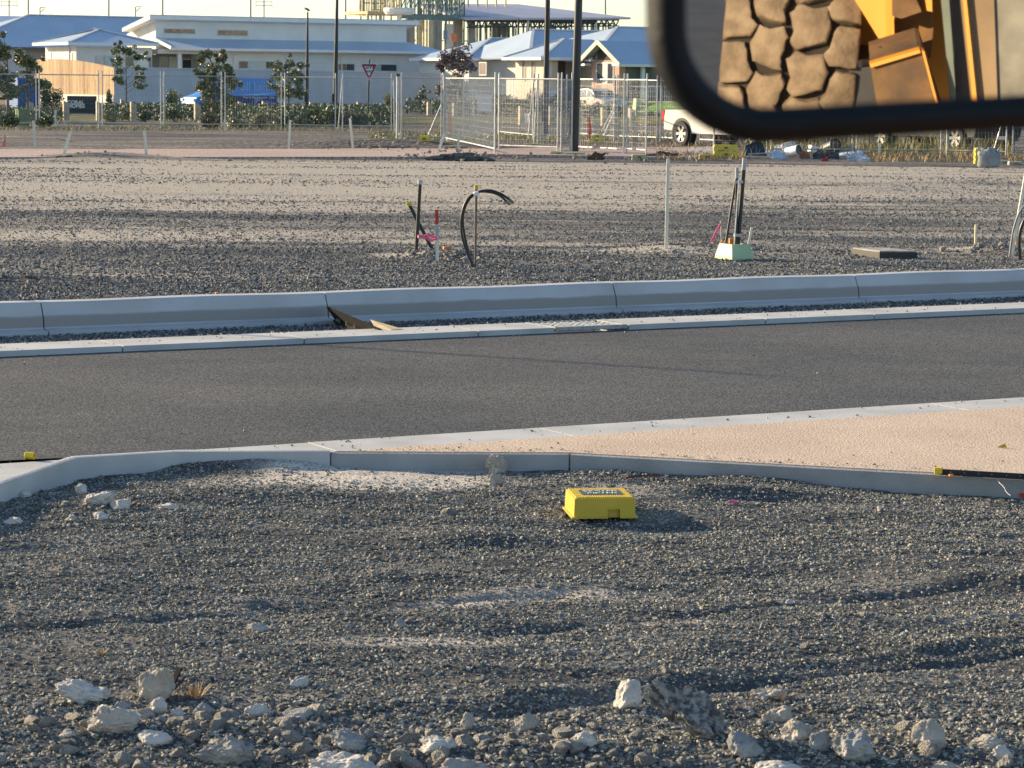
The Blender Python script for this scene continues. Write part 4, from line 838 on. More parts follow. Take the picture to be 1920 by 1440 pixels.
for (x,y0,y1,l,hd) in [(17,28,0,'wide television antenna above the left roof',1),(75,29,14,'small antenna with a bent head on the left roof',0),(254,38,13,'slim street light arm above the left roof',0),(495,36,0,'distant street light with a flat head above the clerestory roof',1)]:
    A=at(x,y0+30,300); T=at(x,y1,300)-A; t=empty('roof_antenna' if x<100 else 'distant_street_light',A,l,'antenna' if x<100 else 'street light'); b=MB(); b.tube([(0,0,-6 if x>100 else -2),T],.07,6); b.build('mast',mat('mast_grey',(.30,.32,.34),.6),t)
    b=MB()
    if hd: b.bar(T+Vector((-.9,0,-.2)),T+Vector((.9,0,-.2)),.06); b.bar(T+Vector((-.9,0,-.6)),T+Vector((.9,0,-.6)),.06); b.bar(T+Vector((-.9,0,-.9)),T+Vector((-.9,0,-.1)),.05); b.bar(T+Vector((.9,0,-.9)),T+Vector((.9,0,-.1)),.05)
    else: b.bar(T,T+Vector((.7,0,.05)),.08); b.bar(T+Vector((.1,0,-.5)),T+Vector((.5,0,-.1)),.08)
    b.build('head',mat('mast_grey',(.30,.32,.34),.6),t)
for (px,py,dd,l) in ((440,637,15,'black street pole beyond the left edge that throws the long thin shadow over the road'),):
    g0=G(px,py,Z_ROAD); A=Vector((g0.x-sd.x/sd.y*-1*0,0,0)); k_=dd/math.hypot(sd.x,sd.y); A=Vector((g0.x+sd.x*k_,g0.y+sd.y*k_,ZF)); hh=(dd+4.2)*math.tan(SUN_EL); b=MB(); b.tube([(0,0,0),(0,0,hh)],[.04,.03],10); solo(b,'street_pole',pole,A,l,'pole')
# bird
A=at(576.5,21.5,G(575,206,ZF).y); b=MB(); b.lathe([(0,-.20),(.03,-.17),(.06,-.08),(.075,.0),(.06,.08),(.035,.12),(.045,.16),(.03,.2),(0,.22)],10,Matrix.Translation((0,0,.13))@Matrix.Rotation(R(-60),4,'Y'))
b.bar((.02,0,0),(.02,0,.08),.02); b.add([(-.10,-.03,.10),(-.34,0,.26),(-.1,.03,.1),(-.12,0,.06)],[(0,1,2),(2,1,3),(3,1,0),(0,2,3)]); b.bar((.2,0,.22),(.28,0,.20),.02)
solo(b,'bird',mat('bird_dark',(.05,.05,.055),.8),A,'small dark bird perched on top of the tapered black pole','bird',smooth=True)
# give way sign
A=G(689,234,ZF); t=empty('give_way_sign',A,'red and white triangular give way sign on a dark post','sign'); T=at(692.5,149,A.y)-A; kk=F/A.y
b=MB(); b.tube([(0,0,0),T+Vector((0,0,.85))],.035,8); b.build('post',pole,t)
c=at(692.3,131,A.y)-A
def tri(s,y,dep): return [(-.342*s*2.05/2-0,y,.32*s),(.342*s*2.05/2,y,.32*s),(0,y,-.42*s)]
def plate(s,y0,y1,name,m):
    b=MB(); hw=15/kk*s; up=11.5/kk*s; dn=19/kk*s; r=.08
    P=[(-hw+r*s*.6,up),(hw-r*s*.6,up),(hw,up-r*s*.7),(r*s*.4,-dn+.02),(-r*s*.4,-dn+.02),(-hw,up-r*s*.7)]
    n=len(P); b.add([(x,y0,z) for x,z in P]+[(x,y1,z) for x,z in P],[tuple(range(n)),tuple(range(n,2*n))[::-1]]+[(i,i+n,(i+1)%n+n,(i+1)%n) for i in range(n)])
    for v in b.v: v+=c
    return b.build(name,m,t)
plate(1.0,-.05,-.04,'backing',whitep); plate(.93,-.056,-.0502,'red_border',mat('sign_red',(.45,.02,.06),.5,.05)); plate(.60,-.062,-.0562,'white_field',whitep)
b=MB(); vs,fs=text_mb('GIVE',.235,.004,font_w=.006); b.add(vs,fs,Matrix.Translation(c+Vector((0,-.065,.12)))@Matrix.Rotation(R(90),4,'X')); vs,fs=text_mb('WAY',.15,.004,font_w=.005); b.add(vs,fs,Matrix.Translation(c+Vector((0,-.065,-.07)))@Matrix.Rotation(R(90),4,'X')); b.build('lettering',blk,t)
# bollards
g='timber bollards along the verge'
BL=[(57,189,226,'timber bollard beside the green cabinet'),(124,189,226,'timber bollard left of the builder sign'),(186,190,226,'timber bollard right of the builder sign'),(250,191,226,'timber bollard below the first young tree'),(370,193,229,'timber bollard at the front wheel of the blue van'),(230,186,205,'small far bollard behind the first young tree'),(402,194,214,'timber bollard in front of the van door'),(451,190,216,'dark bollard below the middle of the van'),(496,190,216,'dark bollard at the back of the van'),(538,191,216,'dark bollard by the third young tree'),(584,191,206,'far bollard between the two tall poles'),(673,191,209,'pale bollard left of the give way post'),(805,192,216,'pale bollard behind the first gate panel'),(853,194,217,'pale bollard behind the gate brace'),
 (978,199,234,'timber bollard right of the white notice board'),(1034,199,234,'timber bollard left of the narrow gate'),(1085,200,235,'timber bollard right of the thickest pole'),(1132,202,236,'timber bollard in front of the silver hatchback'),(1184,203,237,'timber bollard left of the white ute')]
bt=mat('bollard_timber',(.52,.43,.30),.85,.2,5)
for x,yt,yb_,l in BL:
    A=G(x,yb_,ZF); k=F/A.y; hh=(yb_-yt)/k; w=.125; b=MB(); b.add([(-w,-w,0),(w,-w,0),(w,w,0),(-w,w,0),(-w,-w,hh),(w,-w,hh-.11),(w,w,hh-.11),(-w,w,hh)],[(3,2,1,0),(4,5,6,7),(0,1,5,4),(2,3,7,6),(0,4,7,3),(1,2,6,5)]); solo(b,'bollard',bt,A,l,'bollard',g,rz=R(20))
for x,l in ((986.5,'left one of the white marker pair beyond the gate'),(992.5,'right one of the white marker pair beyond the gate')):
    A=G(x,229,ZF); b=MB(); b.lathe([(0,0),(.07,0),(.08,.05),(.08,.32),(.06,.38),(0,.4)],10); solo(b,'white_marker',whitep,A,l,'marker')
# green cabinet + tape
A=G(42,236,ZF); t=empty('service_cabinet',A,'dark green service cabinet with a sunlit left side and pink tape','cabinet',rz=R(29)); cg=mat('cabinet_green',(.10,.20,.07),.5,.1,4)
b=MB(); b.b2((-.22,-.18,0),(.22,.18,.62)); b.build('body',cg,t); b=MB(); b.b2((-.24,-.2,.621),(.24,.2,.66)); b.build('lid',cg,t); b=MB(); b.bar((-.1,-.2,.3),(.2,-.2,.52),.09,.01); b.build('tape',pinkt,t)
A=G(36,236,ZF); b=MB(); b.b2((-.09,-.09,0),(.09,.09,.66)); solo(b,'gatepost_stub',mat('yellow_green',(.55,.58,.25),.7),A,'yellow-green square post at the left of the green cabinet','post')
A=at(1195,205,150); b=MB(); b.add([(-.22,-.2,0),(.22,-.2,0),(.22,.2,0),(-.22,.2,0),(-.16,-.15,.62),(.16,-.15,.62),(.16,.15,.62),(-.16,.15,.62)],[(3,2,1,0),(4,5,6,7),(0,1,5,4),(1,2,6,5),(2,3,7,6),(3,0,4,7)]); b.b2((-.24,-.22,-.4),(.24,.22,-.002)); solo(b,'power_pillar',mat('pillar_green',(.38,.48,.25),.6),A,'pale green power pillar on the lawn right of the hatchback','pillar',rz=R(29))
# builder sign in front of timber fence
A=at(150,213,135); t=empty('builder_sign',(A.x,A.y,ZF),'dark builder sign with white lettering in front of the timber fence','sign'); bz=at(150,180,135).z; lo=at(150,213,135).z
xa=at(126,200,135).x-A.x; xb=at(181,200,135).x-A.x
b=MB(); b.b2((xa,0,lo-ZF),(xb,.05,bz-ZF)); b.build('panel',mat('sign_charcoal',(.035,.045,.055),.6),t)
b=MB(); b.b2((xa+.1,.06,0),(xa+.2,.14,bz-ZF)); b.b2((xb-.2,.06,0),(xb-.1,.14,bz-ZF)); b.build('legs',bt,t)
b=MB(); cx=at(142,190,135).x-A.x; vs,fs=text_mb('CORAL',.26,.006,font_w=.008); b.add(vs,fs,Matrix.Translation((cx,-.005,at(0,190.8,135).z-ZF+.0))@Matrix.Rotation(R(90),4,'X')); vs,fs=text_mb('HOMES',.26,.006,font_w=.008); b.add(vs,fs,Matrix.Translation((cx+.03,-.005,at(0,197.5,135).z-ZF))@Matrix.Rotation(R(90),4,'X')); b.build('lettering',whitep,t)
# ================= background ground, streets =================
m_asph2=ground_mat('far_asphalt',(.060,.062,.066),(.085,.085,.088),.1,(1,1,1),(.3,.7),fine=3,bump=.0)
m_grass=ground_mat('verge_grass',(.09,.11,.035),(.26,.22,.10),.5,(1,1,1),(.35,.65),fine=5,bump=.05,bscale=5)
m_lawn=ground_mat('lawn_green',(.10,.22,.03),(.17,.30,.05),.5,(1,1,1),(.35,.65),fine=6,bump=.04,bscale=6)
m_earth=ground_mat('bare_earth',(.20,.14,.09),(.34,.25,.16),.3,(1,1,1),(.35,.65),fine=3,bump=.05,bscale=3)
def sheet(name,pts,z,m): b=MB(); b.poly([(p[0],p[1],z) for p in pts][::1]); o=b.build(name,m); return struct(o)
def gq(name,x0,x1,ya0,ya1,yb0,yb1,z,m): return sheet(name,[G(x0,ya0,z),G(x1,ya1,z),G(x1,yb1,z),G(x0,yb0,z)],z,m)
gq('verge',-900,2800,262,262+10,228,250-2,ZF-.12,m_grass)
gq('street',-900,2800,240,259,222,233,ZF-.10,m_asph2)
gq('grass_strip',-900,2800,228,236,215,224,ZF-.08,m_grass)
gq('back_street',-1500,3400,222,228,190,198,ZF-.09,m_asph2)
sheet('house_pads',[(-150,172,ZF-.07),(160,205,ZF),(160,600,ZF),(-150,600,ZF)],ZF-.05,m_earth)
gq('footway',-900,760,238.5,240.5,234,236,ZF-.06,m_cpath)
gq('earth_bank',940,1110,214,215,202,204,ZF-.04,m_earth)
gq('lawn',1160,1420,214,216,190,196,ZF-.03,m_lawn)
sheet('lawn_bank',[at(1195,209,132),at(1420,212,132),at(1440,180,150),at(1230,196,150)],0,m_lawn)
bpy.data.objects['lawn_bank'].data.vertices.foreach_set('co',[c for q in (at(1195,209,132),at(1420,212,132),at(1440,185,150),at(1230,194,150)) for c in q])

# ================= houses =================
class Fr:
    def __init__(s,px,py,d,th=TH): s.P=at(px,py,d); s.P.z=0; s.u=Vector((math.cos(th),math.sin(th),0)); s.v=Vector((-math.sin(th),math.cos(th),0)); s.th=th
    def pu(s,px,py,v=0):   # pixel -> (u,z) on the plane v
        r=ray(px,py); Q=s.P+s.v*v; t=(Q-CAM).dot(s.v)/r.dot(s.v); q=CAM+r*t; return (q-s.P).dot(s.u),q.z
    def pv(s,px,py,u=0):   # pixel -> (v,z) on the plane u
        r=ray(px,py); Q=s.P+s.u*u; t=(Q-CAM).dot(s.u)/r.dot(s.u); q=CAM+r*t; return (q-s.P).dot(s.v),q.z
    def M(s): return Matrix(((s.u.x,s.v.x,0,s.P.x),(s.u.y,s.v.y,0,s.P.y),(0,0,1,0),(0,0,0,1)))
wallw=mat('render_white',(.74,.73,.68),.9,.05,.8); wallc=mat('render_cream',(.72,.66,.52),.9,.05,.8); wallg=mat('wall_grey',(.30,.30,.29),.9,.06,1); trim=mat('trim_white',(.78,.77,.74),.6,.04,2)
brick=mat('brick_pink',(.52,.34,.25),.9,.2,12)
glass=mat('window_glass',(.06,.07,.08),.08,.2,1,spec=.8); blind=mat('window_blind',(.62,.60,.55),.6,.08,2); wfr=mat('window_frame',(.60,.62,.62),.5,.05,4); wred=mat('window_reflect',(.22,.12,.07),.15,.5,3,spec=.8)
dark=mat('recess_shade_wall',(.16,.16,.15),.9,.1,2)  # shade of the porches and gable recess put into the wall colour
def metal_roof(name,col):
    m=mat(name,col,.38,.05,.5,metal=.0,spec=.6); nt=m.node_tree; n=nt.nodes; L=nt.links; b=n['Principled BSDF']
    tc=n.new('ShaderNodeTexCoord'); w=n.new('ShaderNodeTexWave'); w.bands_direction='X'; w.inputs['Scale'].default_value=1.6; w.inputs['Distortion'].default_value=0; L.new(tc.outputs['Object'],w.inputs[0])
    bp=n.new('ShaderNodeBump'); bp.inputs['Distance'].default_value=.03; bp.inputs['Strength'].default_value=.5; L.new(w.outputs[0],bp.inputs['Height']); L.new(bp.outputs[0],b.inputs['Normal']); return m
roofb=metal_roof('roof_blue_grey',(.46,.56,.66)); roofl=metal_roof('roof_light',(.52,.60,.67))
GZ=.8
def house(name,fr,label): 
    t=empty(name,(fr.P.x,fr.P.y,0),label,'house',rz=fr.th); return t
def slab_poly(b,pts,th=.12):
    """thick roof plane from 3d local points"""
    n=len(pts); P=[Vector(p) for p in pts]; nn=(P[1]-P[0]).cross(P[2]-P[0]).normalized()
    if nn.z<0: nn=-nn
    b.add(P+[p-nn*th for p in P],[tuple(range(n)),tuple(range(n,2*n))[::-1]]+[(i,i+n,(i+1)%n+n,(i+1)%n) for i in range(n)])
def hip(b,u0,u1,v0,v1,ze,zr,vr=None,hl=None,hr=None,gl=False,gr_=False):
    vr=(v0+v1)/2 if vr is None else vr; hl=0 if gl else ((v1-v0)/2 if hl is None else hl); hr=0 if gr_ else ((v1-v0)/2 if hr is None else hr)
    a=(u0+hl,vr,zr); c=(u1-hr,vr,zr)
    slab_poly(b,[(u0,v0,ze),(u1,v0,ze),c,a]); slab_poly(b,[(u1,v1,ze),(u0,v1,ze),a,c])
    if hl: slab_poly(b,[(u0,v1,ze),(u0,v0,ze),a])
    if hr: slab_poly(b,[(u1,v0,ze),(u1,v1,ze),c])
    return a,c
def gutter(t,pts,name='gutter',m=None,w=.14,h=.20):
    b=MB()
    for p,q in zip(pts[:-1],pts[1:]): b.bar(p,q,w,h)
    return b.build(name,m or trim,t)
def hipcaps(t,segs,w=.22):
    for p,q in segs: b=MB(); b.bar(Vector(p)+Vector((0,0,.04)),Vector(q)+Vector((0,0,.04)),w,.08); b.build('ridge_cap',mat('ridge_light',(.60,.62,.64),.5,.04,2),t)
def win_u(t,fr,x0,y0,x1,y1,v,panes=1,mats=None,split=None):
    """window on a front wall plane v"""
    u0,za=fr.pu(x0,y0,v); u1,zb=fr.pu(x1,y1,v); zt=max(za,zb); zl=min(za,zb)
    f=MB(); f.b2((u0-.06,v-.05,zl-.06),(u1+.06,v-.004,zl)); f.b2((u0-.06,v-.05,zt),(u1+.06,v-.004,zt+.06)); f.b2((u0-.06,v-.05,zl),(u0,v-.004,zt)); f.b2((u1,v-.05,zl),(u1+.06,v-.004,zt)); fo=f.build('window',wfr,t)
    sp=split or [i/panes for i in range(panes+1)]
    for i,(a,c) in enumerate(zip(sp[:-1],sp[1:])):
        g_=MB(); g_.b2((u0+(u1-u0)*a+.025,v-.03,zl),(u0+(u1-u0)*c-.025,v-.006,zt)); g_.build('pane',(mats or [glass])[i%len(mats or [1])],fo)
    return fo
def win_v(t,fr,x0,y0,x1,y1,u,panes=1,mats=None):
    v0,za=fr.pv(x0,y0,u); v1,zb=fr.pv(x1,y1,u); zt=max(za,zb); zl=min(za,zb); v0,v1=sorted((v0,v1))
    f=MB(); f.b2((u-.05,v0-.06,zl-.06),(u-.004,v1+.06,zl)); f.b2((u-.05,v0-.06,zt),(u-.004,v1+.06,zt+.06)); f.b2((u-.05,v0-.06,zl),(u-.004,v0,zt)); f.b2((u-.05,v1,zl),(u-.004,v1+.06,zt)); fo=f.build('window',trim,t)
    for i in range(panes): g_=MB(); g_.b2((u-.03,v0+(v1-v0)*i/panes+.03,zl),(u-.006,v0+(v1-v0)*(i+1)/panes-.03,zt)); g_.build('pane',(mats or [glass])[i%len(mats or [1])],fo)
# ---- white house with raised skillion roof ----
f1=Fr(143,200,196); t=house('white_house',f1,'long white rendered house with a raised skillion roof behind the pale metal fence')
uR=f1.pu(285,90,0)[0]; zE=f1.pu(143,86,0)[1]-.05; vB=f1.pv(85,90,0)[0]
b=MB(); b.b2((0,0,GZ),(uR,vB,zE)); b.build('wing_wall',wallw,t)
ze=f1.pu(133,79,-.6)[1]; zr=f1.pu(195,54,vB/2)[1]
b=MB(); a_,c_=hip(b,-.7,uR+.3,-.6,vB+.6,ze,zr,hl=vB/2+.6,hr=vB/2+.3); b.build('wing_roof',roofb,t); hipcaps(t,[((-.7,-.6,ze),a_),((-.7,vB+.6,ze),a_),(a_,c_),((uR+.3,-.6,ze),c_)])
gutter(t,[(-.75,vB+.6,ze-.1),(-.75,-.66,ze-.1),(uR+.3,-.66,ze-.1)])
b=MB(); b.tube([(.05,-.10,zE),(.05,-.10,GZ)],.06,8); b.build('downpipe',trim,t)
b=MB(); b.tube([(-.05,1.2,zE),(-.05,1.2,GZ)],.06,8); b.build('downpipe',trim,t)
win_u(t,f1,180,105,195,122,0,1,[blind]); win_u(t,f1,196,105,213,124,0,1,[mat('window_pale',(.45,.52,.52),.2,.1,2)]); win_u(t,f1,237,107,250,124,0,1,[glass]); win_u(t,f1,279.5,107,283.5,127,0,1,[glass])
win_v(t,f1,89,100,96,110,0,1,[blind]); win_v(t,f1,111,101,136,117,0,3,[blind])
# raised block
v2=3.2; u0=f1.pu(292,60,v2)[0]; u1=f1.pu(762,60,v2)[0]; zt0=f1.pu(292,34,v2)[1]; zt1=f1.pu(760,50,v2)[1]; zt=(zt0+zt1)/2
b=MB(); dv=6; b.add([(u0,v2,GZ),(u1,v2,GZ),(u1,v2+dv,GZ),(u0,v2+dv,GZ),(u0,v2,zt),(u1,v2,zt),(u1,v2+dv,zt-1.0),(u0,v2+dv,zt-1.0)],[(3,2,1,0),(4,5,6,7),(0,1,5,4),(1,2,6,5),(2,3,7,6),(3,0,4,7)]); b.build('raised_wall',wallw,t)
vf=v2-.9; ua=f1.pu(281,26,vf)[0]; ub=f1.pu(786,45,vf)[0]; z0=(f1.pu(281,25,vf)[1]+f1.pu(786,43,vf)[1])/2
vb_,zb_=f1.pv(229,54,ua)
b=MB(); b.add([(ua,vf,z0),(ub,vf,z0),(ub,vb_,zb_),(ua,vb_,zb_),(ua,vf,z0-.30),(ub,vf,z0-.30),(ub,vb_,zb_-.22),(ua,vb_,zb_-.22)],[(0,1,2,3),(7,6,5,4),(4,5,1,0),(5,6,2,1),(6,7,3,2),(7,4,0,3)]); b.build('raised_roof',trim,t)
b=MB(); b.add([(ua-.02,vf-.02,z0+.01),(ub+.02,vf-.02,z0+.01),(ub+.02,vb_,zb_+.01),(ua-.02,vb_,zb_+.01),(ua-.02,vf-.02,z0+.05),(ub+.02,vf-.02,z0+.05),(ub+.02,vb_,zb_+.05),(ua-.02,vb_,zb_+.05)],[(3,2,1,0),(4,5,6,7),(0,1,5,4),(1,2,6,5),(2,3,7,6),(3,0,4,7)]); b.build('roof_sheet',roofb,t)
win_u(t,f1,308,54,365,63,v2,1,[wred]); win_u(t,f1,408,56.5,464,67,v2,1,[wred])
# lower front
v3=.25; uA=f1.pu(296,100,v3)[0]; uP=f1.pu(383,100,v3)[0]; uE=f1.pu(828,110,v3)[0]; zl0=(f1.pu(400,92,v3)[1]+f1.pu(800,101,v3)[1])/2
b=MB(); b.b2((uP,v3,GZ),(uE,v2-.003,zl0)); 
b.b2((uA,v3,f1.pu(330,101,v3)[1]),(uP-.002,v2-.003,zl0-.002)); b.b2((uA-2.2,v2-1.2,GZ),(uA+.2,v2-.01,zl0-.01)); b.build('front_wall',wallw,t)
ux=f1.pu(333,100,v3)[0]; b=MB(); b.b2((ux,v3-.05,GZ),(ux+.32,v3+.25,zl0-.1)); b.build('patio_column',trim,t)
b=MB(); b.b2((uA+.2,v2-.30,GZ),(uP-.003,v2-.01,zl0-.4)); b.build('patio_back_wall',wallg,t); win_u(t,f1,300,108,332,128,v2-.3,2,[glass,blind]); win_u(t,f1,342,112,380,128,v2-.3,1,[glass])
vE=-.6; zeL=(f1.pu(325,87,vE)[1]+f1.pu(835,99,vE)[1])/2; zT=(f1.pu(350,72,v2)[1]+f1.pu(760,79,v2)[1])/2; ueL=f1.pu(322,86,vE)[0]; ueR=f1.pu(838,98,vE)[0]
b=MB(); slab_poly(b,[(ueL,vE,zeL),(ueR,vE,zeL),(u1+.2,v2+.05,zT),(u0-.3,v2+.05,zT)],.1); slab_poly(b,[(ueR,vE,zeL),(ueR+.0,v2+5,zeL),(u1+.2,v2+4,zT),(u1+.2,v2+.05,zT)],.1); b.build('front_roof',roofb,t)
gutter(t,[(ueL,vE-.06,zeL-.1),(ueR+.05,vE-.06,zeL-.1)]); b=MB(); b.bar((ueL-.03,vE,zeL-.03),(u0-.35,v2-.2,zT-.02),.10,.24); b.build('barge_board',trim,t)
for px in (438,640,820): uu=f1.pu(px,100,v3)[0]; b=MB(); b.tube([(uu,vE,zeL-.2),(uu,vE+.1,zeL-.35),(uu,v3-.08,zeL-.5),(uu,v3-.08,GZ)],.05,8); b.build('downpipe',trim,t)
win_u(t,f1,448,115,515,129,v3,3,[glass,mat('window_pale',(.45,.52,.52),.2,.1,2),glass],split=[0,.25,.75,1]); win_u(t,f1,584,119,607,131,v3,1,[glass]); win_u(t,f1,634,120,664,132,v3,2,[wred,glass]); win_u(t,f1,690,121,743,133,v3,2,[mat('window_pale',(.45,.52,.52),.2,.1,2),glass],split=[0,.45,1])
win_u(t,f1,556,118,575,130,v3,1,[mat('window_pale',(.45,.52,.52),.2,.1,2)])
b=MB(); b.b2((f1.pu(536,100,v3)[0],v3-.04,GZ),(f1.pu(630,100,v3)[0],v3-.003,zl0-.003)); b.build('render_panel',mat('render_cool',(.66,.70,.68),.9,.04,1),t)
# ---- house at far left with a big blue hip roof ----
f0=Fr(0,200,224); t=house('blue_roof_house',f0,'house with a large blue-grey hip roof at the far left, dark wall below')
zeA=f0.pu(20,88,-.5)[1]; vr=6.5; zrA=f0.pu(140,30,vr)[1]; ul=f0.pu(53,28,vr)[0]; ur=f0.pu(300,33,vr)[0]; uw=-4
b=MB(); a_,c_=hip(b,uw,ur+6,-.6,13.6,zeA,zrA,hl=ul-uw,hr=5); b.build('roof',roofb,t); hipcaps(t,[((uw,-.6,zeA),a_),(a_,c_)]); gutter(t,[(uw,-.65,zeA-.1),(ur+6,-.65,zeA-.1)],m=mat('gutter_dark',(.06,.07,.09),.5))
b=MB(); b.b2((uw+.5,0,GZ-.3),(f0.pu(48,100,0)[0],13,zeA-.1)); b.build('wall',mat('wall_blue_grey',(.45,.50,.54),.9,.05,1),t); b=MB(); b.b2((f0.pu(48,100,0)[0]+.01,0.3,GZ-.3),(ur+5,13,zeA-.1)); b.build('dark_wall',wallg,t)
win_u(t,f0,4,100,22,112,0,1,[glass])
fz=Fr(-60,200,236); t=house('far_left_house',fz,'second blue hip roof cut off by the left edge of the picture')
b=MB(); z1=fz.pu(-20,60,0)[1]; z2=fz.pu(20,30,6)[1]; a_,c_=hip(b,-8,fz.pu(45,40,6)[0]+4,-.6,12.6,z1,z2,hl=5,hr=4); b.build('roof',roofl,t); b=MB(); b.b2((-7.5,0,GZ),(6,12,z1-.1)); b.build('wall',wallw,t)
# ---- timber fence and pale metal fence ----
tp=mat('paling_timber',(.62,.44,.25),.8,.2,2.5,aniso=(1,1,.2),col2=(.48,.33,.19))
ffp=Fr(215,200,186); vL=ffp.pv(66,140,0)[0]
t=empty('timber_fence',(ffp.P.x,ffp.P.y,0),'sunlit timber paling fence rising to the left of the pale metal fence','fence',rz=TH)
ztl=ffp.pv(66,112,0)[1]; ztr=ffp.pv(215,127,0)[1]; zbl=ffp.pv(66,173,0)[1]; zbr=ffp.pv(215,180,0)[1]
b=MB(); N=150
for i in range(N):
    q=i/N; v=vL*q; z0=zbr+(zbl-zbr)*q; z1=ztr+(ztl-ztr)*q+.25*math.sin(q*math.pi)+.02*random.random(); x=random.random()*.012+(.018 if i%2 else 0); b.b2((-.03-x,v,z0),(-.005-x,v+vL/N-.012,z1))
b.build('palings',tp,t); b=MB()
for z in (.25,.8,1.4): b.bar((.04,0,zbr+z),(.04,vL,zbl+z),.05,.08)
b.build('rails',tp,t)
b=MB(); b.b2((-.10,0,0),(.15,vL,(zbl+zbr)/2)); b.build('retaining_wall',mat('retaining_pale',(.66,.62,.54),.9,.08,1),t)
ff=Fr(215,200,186); t=empty('metal_fence',(ff.P.x,ff.P.y,0),'long pale corrugated metal fence below the white house','fence',rz=TH)
uw=ff.pu(835,150,0)[0]; zA=ff.pu(217,127.5,0)[1]; zB=ff.pu(835,139,0)[1]; za=ff.pu(217,190,0)[1]; zb=ff.pu(835,193,0)[1]
mf=mat('fence_sheet',(.60,.62,.63),.6,.05,1); b=MB(); N=170; prev=None
for i in range(N):
    s=i/N; x=uw*s; w=uw/N; z0=za+(zb-za)*s; z1=zA+(zB-zA)*s; b.b2((x,-.05,z0),(x+w*.70,0,z1)); b.b2((x+w*.70,-.015,z0),(x+w,0,z1))
b.build('corrugated_sheet',mf,t); b=MB(); b.bar((0,-.03,zA+.04),(uw,-.03,zB+.04),.12,.08); b.build('top_rail',mf,t)
b=MB(); b.add([(0,-.12,0),(uw,-.12,0),(uw,-.12,zb-.003),(0,-.12,za-.003),(0,.2,0),(uw,.2,0),(uw,.2,zb-.003),(0,.2,za-.003)],[(0,1,2,3),(7,6,5,4),(3,2,6,7),(0,3,7,4),(1,5,6,2)]); b.build('retaining_wall',mat('retaining_grey',(.55,.56,.56),.9,.06,1),t)
b=MB(); b.b2((uw,-.05,0),(uw+.003,10,zB)); b.b2((uw+.004,0,0),(uw+.05,14,zB)); b.build('return_sheet',mf,t)
# ---- right houses with blue roofs ----
f2=Fr(1022,200,188); t=house('cream_house',f2,'cream house with a stepped blue hip roof left of the gabled brick one')
zE=f2.pu(1022,108,0)[1]; vW=f2.pv(967,104,0)[0]
b=MB(); b.b2((0,0,GZ),(1.0,vW,zE)); b.b2((1.0,1.5,GZ),(9,vW,zE-.003)); b.build('wall',wallc,t)
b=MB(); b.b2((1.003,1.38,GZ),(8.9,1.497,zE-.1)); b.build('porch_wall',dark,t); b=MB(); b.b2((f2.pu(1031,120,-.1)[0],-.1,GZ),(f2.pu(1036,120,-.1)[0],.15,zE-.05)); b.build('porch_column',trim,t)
b=MB(); b.b2((f2.pu(1060,120,1.3)[0],1.25,GZ),(f2.pu(1074,120,1.3)[0],1.375,zE-.2)); b.build('pale_panel',mat('wall_blue_grey',(.45,.50,.54),.9,.05,1),t)
for x0,x1 in ((980,985),(997,1002)): win_v(t,f2,x0,115,x1,150,0,1,[mat('window_brown',(.30,.24,.22),.3,.1,2)])
pk=f2.pu(1056,73,vW/2)[1]; upk=f2.pu(1056,73,vW/2)[0]
b=MB(); a_,c_=hip(b,-.7,8,-.7,vW+.6,zE,pk,hl=max(2.5,upk+.7),hr=3); b.build('front_wing_roof',roofb,t); hipcaps(t,[((-.7,-.7,zE),a_),((-.7,vW+.6,zE),a_)]); gutter(t,[(-.75,vW+.6,zE-.08),(-.75,-.76,zE-.08),(6.5,-.76,zE-.08)])
vm=9.5; zm=f2.pu(1000,56,vm)[1]; um0=f2.pu(1000,56,vm)[0]; um1=f2.pu(1135,60,vm)[0]; ve0=3.0; ueL=f2.pu(915,97,ve0)[0]
b=MB(); a_,c_=hip(b,um0-4,um1+6,ve0,16,zE,zm,vr=vm,hl=4,hr=6); b.build('main_roof',roofl,t); hipcaps(t,[((um0-4,ve0,zE),a_),(a_,c_)]); b=MB(); b.b2((max(1.5,um0-3.4),ve0+.6,GZ),(um1+5,15.4,zE-.1)); b.build('main_wall',wallw,t)
vl=15.; zl=f2.pu(920,72,vl)[1]; ul=f2.pu(920,72,vl)[0]; b=MB(); a_,c_=hip(b,ul-4.5,ul+9,vl-4.5,vl+4.5,zE-.02,zl,hl=4.5,hr=3); b.build('left_wing_roof',roofb,t); hipcaps(t,[((ul-4.5,vl-4.5,zE-.02),a_),(a_,c_)]); b=MB(); b.b2((ul-4,vl-4,GZ),(ul+3,vl+4,zE-.12)); b.build('left_wing_wall',wallw,t)
gutter(t,[(ul-4.55,vl+4.5,zE-.1),(ul-4.55,vl-4.55,zE-.1),(ul+6,vl-4.55,zE-.1)])
wl=f2.pu(930,120,vl-4.05)[0]; win_u(t,f2,925,122,940,140,vl-4.0,1,[glass]); win_v(t,f2,900,118,912,140,ul-4,1,[mat('window_brown',(.30,.24,.22),.3,.1,2)])
f3=Fr(1160,200,183); t=house('brick_gable_house',f3,'pink brick house with a cream trimmed gable facing left, partly behind the mirror')
vG=f3.pv(1110,110,0)[0]; zE=f3.pv(1160,112,0)[1]; zP=f3.pv(1134,76,-.4)[1]; vb=vG+.2
b=MB(); b.add([(0,0,GZ),(0,vG,GZ),(0,vG,zE),(0,vG/2,zE+(zP-zE)*.8),(0,0,zE),(14,0,GZ),(14,vG,GZ),(14,vG,zE),(14,vG/2,zE+(zP-zE)*.8),(14,0,zE)],[(0,1,2,3,4),(9,8,7,6,5),(0,4,9,5),(1,6,7,2),(2,7,8,3),(3,8,9,4)]); b.build('wall',brick,t)
vm=vG/2; ov=1.0
